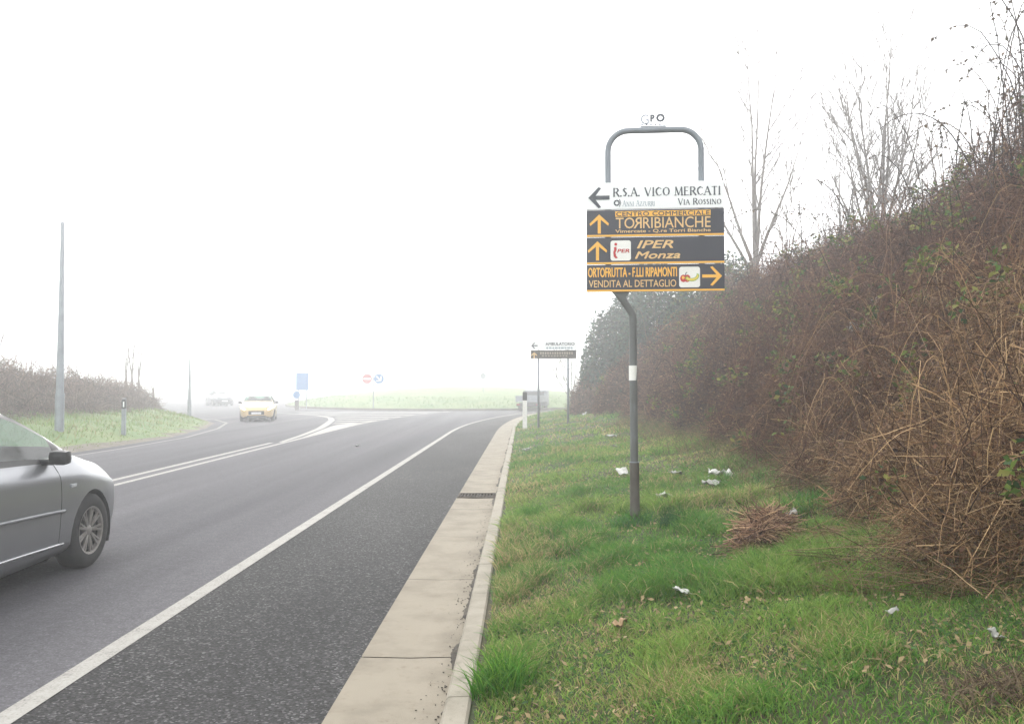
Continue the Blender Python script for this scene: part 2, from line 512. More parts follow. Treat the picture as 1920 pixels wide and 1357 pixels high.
def glass_mat(name, col, mixv):
    m, n, l, b = new_mat(name)
    tr = n.new('ShaderNodeBsdfTransparent'); tr.inputs[0].default_value = (*col, 1)
    gl = n.new('ShaderNodeBsdfGlossy'); gl.inputs['Roughness'].default_value = 0.03
    nz = n.new('ShaderNodeTexNoise'); nz.inputs['Scale'].default_value = 3
    tc = n.new('ShaderNodeTexCoord'); l.new(tc.outputs['Object'], nz.inputs['Vector'])
    mr = n.new('ShaderNodeMapRange'); mr.inputs['To Min'].default_value = mixv * 0.9; mr.inputs['To Max'].default_value = mixv * 1.1
    l.new(nz.outputs['Fac'], mr.inputs['Value'])
    ms = n.new('ShaderNodeMixShader'); l.new(mr.outputs[0], ms.inputs[0])
    l.new(tr.outputs[0], ms.inputs[1]); l.new(gl.outputs[0], ms.inputs[2])
    l.new(ms.outputs[0], n['Material Output'].inputs['Surface'])
    return m
M['glass'] = glass_mat('green_car_glass', (0.50, 0.66, 0.585), 0.16)
M['lens'] = glass_mat('lamp_lens', (0.8, 0.82, 0.84), 0.25)

def emit_mat(name, col, strength):
    m, n, l, b = new_mat(name)
    b.inputs['Base Color'].default_value = (*col, 1)
    b.inputs['Emission Color'].default_value = (*col, 1)
    b.inputs['Emission Strength'].default_value = strength
    return m
M['lamp_on'] = emit_mat('lit_headlamp', (1.0, 0.78, 0.40), 9.0)
M['tail'] = pm('tail_lens', (0.35, 0.02, 0.02), (0.28, 0.02, 0.02), 9, 0.2, coat=0.5)
M['lampbody'] = pm('headlamp_glass', (0.50, 0.52, 0.55), (0.38, 0.40, 0.43), 14, 0.15, coat=0.8)
M['rim'] = pm('alloy', (0.36, 0.34, 0.33), (0.28, 0.265, 0.25), 12, 0.4, metallic=0.6)
M['interior'] = pm('car_interior', (0.075, 0.08, 0.08), (0.10, 0.105, 0.105), 8, 0.9)
M['plate'] = pm('number_plate', (0.7, 0.7, 0.7), (0.62, 0.62, 0.62), 12, 0.4)

def paint_mat(name, c, metallic=0.55):
    return pm(name, c, tuple(x * 0.92 for x in c), 1.5, 0.32, metallic=metallic, coat=0.6)

# ------------------------------------------------------------------ setting: ground, road, gutter, kerb
g = MB(); g.add([(-400, -60, -0.4), (400, -60, -0.4), (400, 520, -0.4), (-400, 520, -0.4)], [(0, 1, 2, 3)])
tag(g.build('ground', M['meadow']), kind='structure')

ys = np.concatenate([np.arange(-12, 70, 1.0), np.arange(70, 150, 4.0)])
flat = lambda z: (lambda X, Y: np.full(np.shape(X), z))
tag(grid_mesh('road', lambda y: (-90.0, float(edge_line(y)) if y < 95 else 25.0), ys, flat(0.0), M['lane'], 14), kind='structure')
tag(grid_mesh('road_shoulder', lambda y: (float(edge_line(y)), float(gutter_left(y))), ys[ys < 70], flat(0.0), M['shoulder'], 4), kind='structure')

def line_strip(mb, left, right, y0, y1, z=0.004, step=0.8):
    yy = np.arange(y0, y1 + 1e-6, step)
    vs, fs = [], []
    for y in yy:
        vs += [(float(left(y)), y, z), (float(right(y)), y, z)]
    for i in range(len(yy) - 1):
        fs.append((2 * i, 2 * i + 1, 2 * i + 3, 2 * i + 2))
    mb.add(vs, fs)

mk = MB()
line_strip(mk, lambda y: edge_line(y) - 0.064, lambda y: edge_line(y) + 0.064, -6, 66)
tag(mk.build('road_edge_line', M['paint']), kind='structure')
mk = MB()
line_strip(mk, lambda y: centre_line(y) - 0.06, lambda y: centre_line(y) + 0.06, -6, 64)
line_strip(mk, lambda y: centre_line(y) - 0.42, lambda y: centre_line(y) - 0.29, -6, 25)
tag(mk.build('road_centre_line', M['paint']), kind='structure')

# painted island ahead of the roundabout
ISL = [(-6.72, 24.6), (-7.0, 28), (-7.55, 33), (-8.25, 37.5), (-8.9, 41.5), (-9.7, 45), (-11.3, 49), (-14.2, 53), (-18.0, 56)]
def isl_left(y):
    return float(np.interp(y, [p[1] for p in ISL], [p[0] for p in ISL]))
mk = MB()
w0 = lambda y: 0.14 + 0.16 * min(1, max(0, (y - 26) / 10))
line_strip(mk, isl_left, lambda y: isl_left(y) + w0(y), 24.6, 56, 0.005)
line_strip(mk, lambda y: max(isl_left(y) + w0(y) + .001, centre_line(y) - 0.09 - 0.75 * min(1, max(0, (y - 27) / 9)) * max(0, min(1, (42 - y) / 6))), lambda y: centre_line(y) - 0.061, 25.4, 42, 0.005, 0.4)
for k, y0 in enumerate((37.2, 39.6, 42.2, 45.0, 48.2, 51.8)):
    xa, xb = isl_left(y0) + w0(y0) + 0.002, float(centre_line(y0 + 1.2)) - 0.062
    mk.add([(xa, y0, 0.005), (xb, y0 + 1.2, 0.005), (xb, y0 + 2.2, 0.005), (xa, y0 + 1.0, 0.005)], [(0, 1, 2, 3)])
mk.add([(-13.6, 54.9, 0.006), (-4.2, 55.6, 0.006), (-3.9, 56.4, 0.006), (-14.2, 55.7, 0.006)], [(0, 1, 2, 3)])
tag(mk.build('road_island_marking', M['paint']), kind='structure')
# pale edge line on the far left of the road
mk = MB()
le = LEFT_EDGE
pl = [(x + 0.55, y) for x, y in le[1:5]] + [(x + 0.5, y + 0.35) for x, y in le[5:9]]
for a, b_ in zip(pl[:-1], pl[1:]):
    d_ = Vector((b_[0] - a[0], b_[1] - a[1], 0)).normalized(); nn = Vector((-d_.y, d_.x, 0)) * 0.06
    mk.add([(a[0] - nn.x, a[1] - nn.y, 0.004), (a[0] + nn.x, a[1] + nn.y, 0.004), (b_[0] + nn.x, b_[1] + nn.y, 0.004), (b_[0] - nn.x, b_[1] - nn.y, 0.004)], [(0, 1, 2, 3)])
M['far_strip'] = pm('dull_strip', (0.20, 0.195, 0.18), (0.15, 0.145, 0.135), 5, 0.85)
tag(mk.build('road_far_edge_line', M['far_strip']), kind='structure')

# concrete gutter slabs and kerb stones
gb = MB()
joints = list(np.arange(-3.05, 60, 2.0))
GRATE = (12.05, 12.55)
for y0 in joints:
    segs = [(y0 + 0.006, y0 + 2.0 - 0.006)]
    if y0 < GRATE[0] < y0 + 2: segs = [(y0 + 0.006, GRATE[0]), (GRATE[1], y0 + 1.994)]
    for a, b_ in segs:
        dz = 0.002 * random.random()
        cut = np.linspace(a, b_, 4)
        for c, d_ in zip(cut[:-1], cut[1:]):
            vs = []
            for y in (c, d_):
                l_, r_ = float(gutter_left(y)), float(gutter_joint(y))
                vs += [(l_, y, 0.010 + dz), (l_ + 0.28, y, -0.004 + dz + 0.008), (r_ - 0.012, y, 0.010 + dz)]
            gb.add(vs, [(0, 1, 4, 3), (1, 2, 5, 4)])
gb.v = [tuple(v) for v in gb.v]
tag(gb.build('gutter', M['gutter'], smooth=False), kind='structure')
bed = MB()
line_strip(bed, gutter_left, lambda y: gutter_joint(y) + 0.02, -4, 60, -0.012, 1.0)
tag(bed.build('gutter_bed_surface', M['dirt']), kind='structure')

kb = MB()
for y0 in np.arange(-3.0, 62, 1.0):
    a, b_ = y0 + 0.003, y0 + 0.997
    jz = random.uniform(-0.002, 0.002); jx = random.uniform(-0.0012, 0.0012)
    prof = [(0.0, -0.15), (0.004, 0.105), (0.018, 0.122), (KERB_W - 0.012, 0.126), (KERB_W, 0.115), (KERB_W, -0.15)]
    vs = []
    for y in (a, b_):
        x = float(gutter_joint(y)) + jx
        vs += [(x + p, y, z + (jz if z > 0 else 0)) for p, z in prof]
    n_ = len(prof)
    fs = [(i, i + 1, n_ + i + 1, n_ + i) for i in range(n_ - 1)] + [tuple(range(n_)), tuple(reversed(range(n_, 2 * n_)))]
    kb.add(vs, fs)
tag(kb.build('kerb', M['kerb']), kind='structure')

# dirt collected against the kerb, with crumbs
rs = np.random.RandomState(5)
db = MB()
yy = np.arange(1.5, 40, 0.035)
wd = np.clip((fbm(yy * 2.2, yy * 0 + 3.3) - 0.36) * 0.13, 0.004, 0.045) + 0.012 * rs.rand(len(yy))
vs, fs = [], []
for y, w in zip(yy, wd):
    x = float(gutter_joint(y))
    vs += [(x - w, y, 0.0125), (x - w * 0.5, y, 0.0125 + w * 0.28), (x + 0.003, y, 0.016 + w * 0.3)]
for i in range(len(yy) - 1):
    fs += [(3 * i, 3 * i + 1, 3 * i + 4, 3 * i + 3), (3 * i + 1, 3 * i + 2, 3 * i + 5, 3 * i + 4)]
db.add(vs, fs)
for k in range(520):
    y = 3.2 + 14 * rs.rand() ** 1.7
    x = float(gutter_joint(y)) - abs(rs.normal(0, 0.07)) - 0.01
    if x < float(gutter_left(y)): continue
    s = rs.uniform(0.0015, 0.0055)
    db.box((x, y, 0.013 + s * 0.25), (s * rs.uniform(.8, 2), s * rs.uniform(.8, 2), s * 0.7), rot=Matrix.Rotation(rs.rand() * 6, 3, 'Z'))
tag(db.build('dirt', M['dirt']), kind='stuff')

# iron drain grate across the gutter
gt = thing('drain_grate', 'rusty slotted iron drain grate set across the concrete gutter', 'drain grate', (float(gutter_left(12.3)) + 0.28, 12.3, 0.0))
b1 = MB()
for sx, sy, lx, ly in ((0, -0.235, 0.555, 0.03), (0, 0.235, 0.555, 0.03), (-0.263, 0, 0.03, 0.438), (0.263, 0, 0.03, 0.438)):
    b1.box((sx, sy, 0.008), (lx, ly, 0.03))
b1.build('frame', M['iron'], gt)
b1 = MB()
for k in range(11):
    b1.box((-0.225 + k * 0.045, 0, 0.006), (0.02, 0.438, 0.022))
b1.build('grille', M['iron'], gt)

# ------------------------------------------------------------------ terrain
rx = np.concatenate([np.arange(0, 4.2, 0.12), np.arange(4.2, 10, 0.3), np.arange(10, 70, 5.0)])
ry = np.concatenate([np.arange(1.0, 14, 0.12), np.arange(14, 60, 0.4), np.arange(60, 160, 4)])
ry = np.concatenate([np.arange(-14, 1.0, 1.0), ry])
V = []
for y in ry:
    xs = float(kerb_right(y)) - 0.03 + rx
    V.append(np.stack([xs, np.full(len(rx), y), right_z(xs, np.full(len(rx), y))], 1))
V = np.concatenate(V); nx = len(rx)
i = np.arange(len(ry) * nx).reshape(len(ry), nx)
Q = np.stack([i[:-1, :-1], i[:-1, 1:], i[1:, 1:], i[1:, :-1]], -1).reshape(-1, 4)
mi = np.tile((rx[:-1] > 3.5).astype(int), len(ry) - 1)
tag(np_mesh('terrain', V, Q, None, [M['soil'], M['bank_soil']], smooth=True, mat_index=mi), kind='structure')

gx = np.arange(-75, -9.5, 0.4); gy = np.arange(-14, 56, 0.4)
X, Y = np.meshgrid(gx, gy)
Z = left_z(X, Y)
V = np.stack([X.ravel(), Y.ravel(), Z.ravel()], 1)
i = np.arange(X.size).reshape(X.shape)
Q = np.stack([i[:-1, :-1], i[:-1, 1:], i[1:, 1:], i[1:, :-1]], -1).reshape(-1, 4)
dd = left_d(X[:-1, :-1] + 0.2, Y[:-1, :-1] + 0.2).ravel()
keep = dd > -2.0
mi = (dd < 0.22).astype(int)[keep]
tag(np_mesh('terrain_left', V, Q[keep], None, [M['meadow'], M['earth']], smooth=True, mat_index=mi), kind='structure')

# roundabout island: low grass mound with a dark kerb
IC, IRX, IRY = (-4.5, 88.0), 17.0, 29.0
rr = np.array([0, .2, .4, .6, .8, .9, .97, 1.0]); na = 96
hz = [1.7, 1.65, 1.5, 1.2, 0.75, 0.45, 0.2, 0.10]
V = []
for r_, h_ in zip(rr, hz):
    for k in range(na):
        a = 2 * math.pi * k / na
        V.append((IC[0] + IRX * r_ * math.cos(a), IC[1] + IRY * r_ * math.sin(a), h_ + 0.2 * (float(fbm(r_ * 5 * math.cos(a) + 9, r_ * 5 * math.sin(a) + 9)) - .5)))
Q = [(j * na + k, j * na + (k + 1) % na, (j + 1) * na + (k + 1) % na, (j + 1) * na + k) for j in range(len(rr) - 1) for k in range(na)]
tag(np_mesh('terrain_roundabout', np.array(V), np.array(Q), None, M['meadow'], smooth=True), kind='structure')
kb = MB(); prof = [(0, -0.05), (0.0, 0.15), (0.2, 0.15), (0.2, -0.05)]
vs, fs = [], []
for k in range(na):
    a = 2 * math.pi * k / na
    for p, z in prof:
        vs.append((IC[0] + (IRX + 0.2 - p) * math.cos(a), IC[1] + (IRY + 0.2 - p) * math.sin(a), z))
for k in range(na):
    for j in range(3):
        fs.append((k * 4 + j, k * 4 + j + 1, ((k + 1) % na) * 4 + j + 1, ((k + 1) % na) * 4 + j))
kb.add(vs, fs)
tag(kb.build('kerb_roundabout', M['earth']), kind='structure')

# ------------------------------------------------------------------ grass
def blades(name, X, Y, Zg, H, W, col, lean, rs, mat=None, parent=None, K=4):
    N = len(X)
    t = np.linspace(0, 1, K)
    az = rs.rand(N) * 2 * np.pi
    bend = lean * (0.3 + rs.rand(N))
    P = np.zeros((N, K, 3))
    hx = H[:, None] * np.sin(bend[:, None] * t) * t
    P[..., 0] = X[:, None] + hx * np.cos(az)[:, None]
    P[..., 1] = Y[:, None] + hx * np.sin(az)[:, None]
    P[..., 2] = Zg[:, None] - 0.01 + H[:, None] * t * np.cos(bend[:, None] * t * 0.8)
    Rd = W[:, None] * (1 - t[None, :] ** 2.2 * 0.93) * 0.5
    V, Q, per = strand_geo(P, Rd, 2, rs)
    return np_mesh(name, V, Q, None, mat or M['grass'], np.repeat(col, per, 0), parent)

def grass_cols(N, X, Y, rs, dry=0.0):
    g1, g2, g3, g4 = np.array([0.082, 0.195, 0.038]), np.array([0.195, 0.285, 0.066]), np.array([0.36, 0.30, 0.150]), np.array([0.040, 0.130, 0.030])
    k = np.clip((fbm(X * 0.9, Y * 0.9) - 0.5) * 2.6 + 0.5, 0, 1)
    a = np.clip(k + rs.normal(0, 0.25, N), 0, 1)[:, None]
    c = g1 * (1 - a) + g2 * a
    dk = rs.rand(N) < 0.07
    c[dk] = g4
    st = rs.rand(N) < (0.07 + dry * np.clip((fbm(X * 1.1 + 50, Y * 1.1) - 0.46) * 4, 0, 1))
    c[st] = g3 * rs.uniform(0.6, 1.2, (st.sum(), 1))
    return c * rs.uniform(0.85, 1.6, (N, 1))

rs = np.random.RandomState(21)
parts = []
def scatter(n, y0, y1, d0, d1, pw=1.0):
    Y = y0 + (y1 - y0) * rs.rand(n) ** pw
    d = d0 + (d1 - d0) * rs.rand(n)
    return kerb_right(Y) + d, Y, d
bx, by, bh, bw, bc = [], [], [], [], []
for (n, y0, y1, d0, d1, w, hs) in ((135000, 2.7, 6.5, 0.03, 3.6, 0.0046, 1.0), (100000, 6.5, 11, 0.03, 4.0, 0.0062, 1.0), (52000, 11, 19, 0.0, 3.9, 0.0105, 1.0), (30000, 19, 46, 0.0, 3.8, 0.020, 1.0)):
    X, Y, d = scatter(n, y0, y1, d0, d1)
    tuft = fbm(X * 2.6 + 7, Y * 2.6, 2)
    tall = fbm(X * 0.8 + 21, Y * 0.8, 2)
    tuftsel = np.clip((tuft - 0.5) * 5, 0, 1)
    keep = rs.rand(n) < (0.62 + 0.38 * tuftsel)
    # a lush band about the sign pole
    lush = np.exp(-((Y - 8.6) / 2.2) ** 2) * np.clip(1.3 - np.abs(d - 1.0) / 2.0, 0, 1)
    h = (0.045 + 0.05 * tuftsel + 0.045 * np.clip((tall - 0.45) * 3, 0, 1) * tuftsel + 0.06 * lush * tuftsel) * rs.uniform(0.5, 1.4, n) * hs
    c = grass_cols(n, X, Y, rs, dry=0.45) * (1 - lush[:, None] * 0.05)
    dryzone = np.clip(1.2 - lush * 2, 0, 1)
    bx.append(X[keep]); by.append(Y[keep]); bh.append(h[keep]); bw.append(np.full(keep.sum(), w) * rs.uniform(.7, 1.4, keep.sum())); bc.append(c[keep])
X, Y, H, W_, C = map(np.concatenate, (bx, by, bh, bw, bc))
tag(blades('grass', X, Y, right_z(X, Y), H, W_, C, 0.9, rs), 'short green roadside grass with dry patches between kerb and brambles', 'grass', kind='stuff')

# broad-leaved weeds and clover low in the turf
n = 16000
X, Y, d = scatter(n, 2.8, 12, 0.1, 3.6, 1.4)
sel = fbm(X * 1.7 + 90, Y * 1.7, 2) > 0.42
X, Y = X[sel], Y[sel]; n = len(X)
def leaf_quads(P, size, rs, flat=0.5, asp=0.55):
    N = len(P)
    nrm = rs.normal(size=(N, 3)); nrm[:, 2] = np.abs(nrm[:, 2]) + flat; nrm /= np.linalg.norm(nrm, axis=1, keepdims=True)
    a = np.cross(nrm, rs.normal(size=(N, 3))); a /= np.linalg.norm(a, axis=1, keepdims=True) + 1e-9
    b = np.cross(nrm, a)
    s = size[:, None]
    V = np.stack([P - a * s, P - b * s * asp + nrm * s * .18, P + a * s, P + b * s * asp + nrm * s * .18], 1)
    i = np.arange(N * 4).reshape(N, 4)
    tris = np.concatenate([i[:, [0, 1, 2]], i[:, [0, 2, 3]]])
    return V.reshape(-1, 3), tris
P = np.stack([X, Y, right_z(X, Y) + 0.012 + 0.03 * rs.rand(n)], 1)
V, T = leaf_quads(P, rs.uniform(0.007, 0.021, n), rs, 1.0)
c = np.where(rs.rand(n, 1) < 0.5, np.array([[0.33, 0.25, 0.14]]), np.array([[0.06, 0.13, 0.035]])) * rs.uniform(.6, 1.4, (n, 1))
tag(np_mesh('ground_weeds', V, None, T, M['leaf'], np.repeat(c, 4, 0)), 'low broad-leaved weeds and dry leaf bits in the turf', 'weeds', kind='stuff')

# left verge grass
n = 26000
Y = rs.uniform(14, 50, n); X = rs.uniform(-24, -10.4, n)
d = left_d(X, Y)
sel = (d > 0.12) & (d < 6.5)
X, Y, d = X[sel], Y[sel], d[sel]; n = len(X)
h = rs.uniform(0.06, 0.20, n) * np.clip(d, 0.4, 1)
c = np.array([0.140, 0.215, 0.045]) * rs.uniform(.7, 1.3, (n, 1)); st = rs.rand(n) < 0.25; c[st] = np.array([0.24, 0.21, 0.09])
tag(blades('grass_left', X, Y, left_z(X, Y), h, np.full(n, 0.02), c, 0.8, rs, K=3), 'yellowish green grass on the bank across the road', 'grass', kind='stuff')
n = 9000
a = rs.rand(n) * 2 * np.pi; r_ = np.sqrt(rs.uniform(0.55, 1.0, n))
X, Y = IC[0] + IRX * r_ * np.cos(a), IC[1] + IRY * r_ * np.sin(a)
Zi = np.interp(r_, rr, hz)
sel = Y < 95
c = np.array([0.115, 0.19, 0.055]) * rs.uniform(.7, 1.3, (n, 1))
tag(blades('grass_roundabout', X[sel], Y[sel], Zi[sel], rs.uniform(.08, .2, n)[sel], np.full(sel.sum(), .035), c[sel], 0.8, rs, K=3), 'pale green grass on the foggy roundabout', 'grass', kind='stuff')

# ------------------------------------------------------------------ individual tufts
def tuft(name, label, cat, px, py, n, rad, h, cols, lean, group=None, w=0.005):
    p = hit(px, py)
    t = thing(name, label, cat, p, 0, group)
    r_ = rad * np.sqrt(rs.rand(n)); a = rs.rand(n) * 6.28
    X, Y = r_ * np.cos(a), r_ * np.sin(a)
    Zg = right_z(X + p.x, Y + p.y) - p.z
    H = h * rs.uniform(0.45, 1.15, n) * (1 - 0.4 * r_ / rad)
    ci = np.array(cols)[rs.randint(0, len(cols), n)] * rs.uniform(.7, 1.3, (n, 1))
    blades('blades', X, Y, Zg, H, np.full(n, w), ci, lean, rs, parent=t, K=5)
    return t
GR = [(0.065, 0.20, 0.025), (0.09, 0.24, 0.035), (0.05, 0.15, 0.022)]
BG = [(0.055, 0.18, 0.05), (0.08, 0.21, 0.07)]
YG = [(0.16, 0.30, 0.045), (0.12, 0.25, 0.035)]
TG = 'grass tufts standing out of the verge'
tuft('grass_tuft', 'tall bright green grass tuft beside the kerb at the bottom of the photo', 'grass tuft', 940, 1295, 480, 0.15, 0.27, GR + YG, 0.75, TG, 0.006)
tuft('grass_tuft', 'dense dark green grass tuft right of the sign pole foot', 'grass tuft', 1270, 985, 420, 0.16, 0.22, [(0.03, 0.10, 0.03), (0.04, 0.12, 0.03)], 0.7, TG)
tuft('grass_tuft', 'bluish green grass tuft growing round the foot of the sign pole', 'grass tuft', 1183, 985, 420, 0.20, 0.20, BG + GR, 0.9, TG)
tuft('grass_tuft', 'bushy green grass tuft left of the pole foot', 'grass tuft', 1085, 1000, 420, 0.18, 0.20, GR, 0.8, TG)
tuft('grass_tuft', 'bright yellow-green grass tuft below the pole, above the paper scrap', 'grass tuft', 1228, 1110, 380, 0.14, 0.17, YG, 0.85, TG)
tuft('grass_tuft', 'green grass tuft left of the yellow-green tuft below the pole', 'grass tuft', 1160, 1095, 380, 0.15, 0.15, GR + YG, 0.9, TG)
tuft('grass_tuft', 'green grass tuft overhanging the kerb level with the drain grate', 'grass tuft', 995, 965, 420, 0.20, 0.17, GR + YG, 0.8, TG)
tuft('grass_tuft', 'bluish grass tuft in front of the brambles, above the dead clump', 'grass tuft', 1500, 955, 460, 0.32, 0.22, BG + GR, 0.8, TG, 0.007)
tuft('grass_tuft', 'green grass tuft leaning over the kerb nearest the gutter joint', 'grass tuft', 965, 1080, 380, 0.14, 0.13, GR, 0.85, TG)
tuft('grass_tuft', 'pale dry-tipped grass tuft at the bottom right of the turf', 'grass tuft', 1610, 1110, 420, 0.28, 0.24, YG + [(0.25, 0.22, 0.10), (0.16, 0.17, 0.07)], 0.9, TG)
tuft('grass_tuft', 'straw-coloured grass tuft at the bottom of the bramble slope', 'grass tuft', 1790, 1090, 460, 0.3, 0.26, [(0.27, 0.22, 0.11), (0.17, 0.16, 0.07), (0.10, 0.14, 0.04)], 1.0, TG)
tuft('dead_grass_clump', 'dark heap of dead stems at the bottom right corner', 'dead grass', 1880, 1300, 380, 0.20, 0.16, [(0.16, 0.12, 0.085), (0.09, 0.065, 0.05), (0.23, 0.18, 0.12)], 1.5, None, 0.006)

# ------------------------------------------------------------------ brambles on the bank
def rand_dirs(n, rs, zs=0.7):
    d = rs.normal(size=(n, 3)); d[:, 2] *= zs
    return d / np.linalg.norm(d, axis=1, keepdims=True)

def pick(cols, n, rs, lo=.65, hi=1.35):
    return np.array(cols)[rs.randint(0, len(cols), n)] * rs.uniform(lo, hi, (n, 1)) * np.array([1.0, 0.92, 0.86])

BROWN = [(0.120, 0.066, 0.048), (0.078, 0.043, 0.034), (0.165, 0.098, 0.070), (0.036, 0.022, 0.019), (0.25, 0.165, 0.112), (0.15, 0.075, 0.050)]
TAN = [(0.27, 0.175, 0.098), (0.155, 0.095, 0.058), (0.46, 0.34, 0.195), (0.060, 0.038, 0.027), (0.12, 0.074, 0.050), (0.36, 0.25, 0.14)]
DARK = [(0.05, 0.038, 0.034), (0.08, 0.062, 0.054), (0.035, 0.028, 0.026)]
PALE = [(0.40, 0.32, 0.25), (0.30, 0.22, 0.165)]

def bush(label, Yc, d, rx_, ry_, h, n_tw, n_can, n_leaf, n_green, tw=BROWN, tr=0.0022, group='bramble bushes on the bank', shoots=0, name='bramble_bush', leafcols=None, leafsize=(0.012, 0.026)):
    Xc = float(kerb_right(Yc)) + d
    zc = float(right_z(Xc, Yc))
    t = thing(name, label, 'bush', (Xc, Yc, zc), 0, group)
    O = np.array([Xc, Yc, zc])
    far = max(1.0, Yc / 9.0)
    def base(n):
        rho = np.sqrt(rs.rand(n)); a = rs.rand(n) * 2 * np.pi
        x, y = Xc + rx_ * rho * np.cos(a), Yc + ry_ * rho * np.sin(a)
        lump = 0.40 + 1.15 * fbm(x * 1.0 + 5, y * 1.0 + 3, 2)
        return x, y, h * np.sqrt(np.clip(1 - rho ** 2.4, 0.04, 1)) * lump
    # fine twigs
    n = n_tw = int(n_tw * 1.45)
    x, y, env = base(n)
    u = rs.rand(n) ** 0.75
    p0 = np.stack([x, y, right_z(x, y) + env * u], 1)
    D = rand_dirs(n, rs, 0.75)
    L = rs.uniform(0.18, 0.62, n)
    K = 5
    tt = np.linspace(-0.5, 0.5, K)
    P = p0[:, None] + D[:, None] * (tt[None, :, None] * L[:, None, None])
    curl = rs.normal(size=(n, 3)) * 0.35
    P += curl[:, None] * ((tt ** 2)[None, :, None] * L[:, None, None])
    P[..., 2] -= (tt[None] + 0.5) ** 2 * L[:, None] * 0.22
    P += rs.normal(size=P.shape) * 0.008
    Rd = (tr * far ** 0.7 * np.clip(np.exp(rs.normal(-.12, .5, n)), .35, 3.2))[:, None] * np.linspace(1.1, 0.5, K)[None]
    V, Q, per = strand_geo(P - O, Rd, 3, rs)
    acc = [(V, Q, np.repeat(pick(tw, n, rs), per, 0))]
    # long arching canes
    n = int(n_can * 0.6)
    if n:
        x, y, env = base(n)
        K = 12
        tt = np.linspace(0, 1, K)
        az = rs.rand(n) * 2 * np.pi
        hl = rs.uniform(0.4, 1.15, n)
        top = env * rs.uniform(0.8, 1.35, n) + 0.25
        P = np.zeros((n, K, 3))
        P[..., 0] = x[:, None] + np.cos(az)[:, None] * hl[:, None] * tt
        P[..., 1] = y[:, None] + np.sin(az)[:, None] * hl[:, None] * tt
        P[..., 2] = right_z(x, y)[:, None] + top[:, None] * np.sin(np.pi * (tt * 0.8 + 0.08))[None] ** 0.9
        P += np.cumsum(rs.normal(size=P.shape) * 0.012, 1)
        Rd = (tr * 1.3 * far ** 0.5 * rs.uniform(0.7, 1.4, n))[:, None] * np.linspace(1.2, 0.45, K)[None]
        V, Q, per = strand_geo(P - O, Rd, 4, rs)
        acc.append((V, Q, np.repeat(pick(tw + tw + PALE[1:], n, rs), per, 0)))
    # upright or arching shoots that stick out against the sky
    if shoots:
        x, y, env = base(shoots)
        K = 14; tt = np.linspace(0, 1, K); az = rs.rand(shoots) * 2 * np.pi
        hl = rs.uniform(0.5, 2.0, shoots); top = env + rs.uniform(0.4, 1.5, shoots)
        P = np.zeros((shoots, K, 3))
        P[..., 0] = x[:, None] + np.cos(az)[:, None] * hl[:, None] * tt ** 1.4
        P[..., 1] = y[:, None] + np.sin(az)[:, None] * hl[:, None] * tt ** 1.4
        P[..., 2] = right_z(x, y)[:, None] + top[:, None] * np.sin(np.pi * 0.66 * tt)[None]
        P += np.cumsum(rs.normal(size=P.shape) * 0.010, 1)
        Rd = (tr * 2.6 * far ** 0.5 * rs.uniform(0.7, 1.4, shoots))[:, None] * np.linspace(1.3, 0.55, K)[None]
        V, Q, per = strand_geo(P - O, Rd, 4, rs)
        acc.append((V, Q, np.repeat(pick(DARK, shoots, rs), per, 0)))
        # little leaves left along the shoots
        k = shoots * 16
        si = rs.randint(0, shoots, k); ti = rs.randint(4, K, k)
        fr = rs.rand(k, 1); LP = P[si, ti] * fr + P[si, ti - 1] * (1 - fr) + rs.normal(size=(k, 3)) * 0.014
        V, T = leaf_quads(LP - O, rs.uniform(0.014, 0.034, k) * far ** 0.3, rs, 0.2, 0.7)
        np_mesh('dry_leaves', V, None, T, M['leaf'], np.repeat(pick([(0.10, 0.075, 0.055), (0.06, 0.06, 0.035), (0.13, 0.10, 0.07)], k, rs), 4, 0), t)
    off, VV, QQ, CC = 0, [], [], []
    for V, Q, c in acc:
        VV.append(V); QQ.append(Q + off); CC.append(c); off += len(V)
    np_mesh('branches', np.concatenate(VV), np.concatenate(QQ), None, M['twig'], np.concatenate(CC), t)
    n = n_leaf
    if n:
        x, y, env = base(n)
        u = rs.rand(n) ** 0.55
        LP = np.stack([x, y, right_z(x, y) + env * u * 1.03], 1)
        V, T = leaf_quads(LP - O, rs.uniform(*leafsize, n) * far ** 0.45, rs, 0.3, 0.6)
        np_mesh('leaves' if leafcols else 'dead_leaves', V, None, T, M['leaf'], np.repeat(pick(leafcols or [(0.19, 0.11, 0.075), (0.11, 0.065, 0.047), (0.33, 0.235, 0.15), (0.055, 0.037, 0.030)], n, rs), 4, 0), t)
    if n_green:                                    # a few clusters of surviving green leaves
        n_green *= 5; nc = max(1, n_green // 40)
        x, y, env = base(nc)
        C = np.stack([x, y, right_z(x, y) + env * rs.uniform(.9, 1.08, nc)], 1)
        ci = rs.randint(0, nc, n_green)
        LP = C[ci] + rs.normal(size=(n_green, 3)) * 0.075
        V, T = leaf_quads(LP - O, rs.uniform(0.018, 0.042, n_green) * far ** 0.3, rs, 0.5, 0.7)
        np_mesh('green_leaves', V, None, T, M['leaf'], np.repeat(pick([(0.075, 0.14, 0.035), (0.13, 0.20, 0.05), (0.05, 0.10, 0.04), (0.22, 0.24, 0.07)], n_green, rs), 4, 0), t)
    return t

IVY = [(0.030, 0.085, 0.060), (0.045, 0.110, 0.080), (0.018, 0.046, 0.036), (0.07, 0.11, 0.06)]
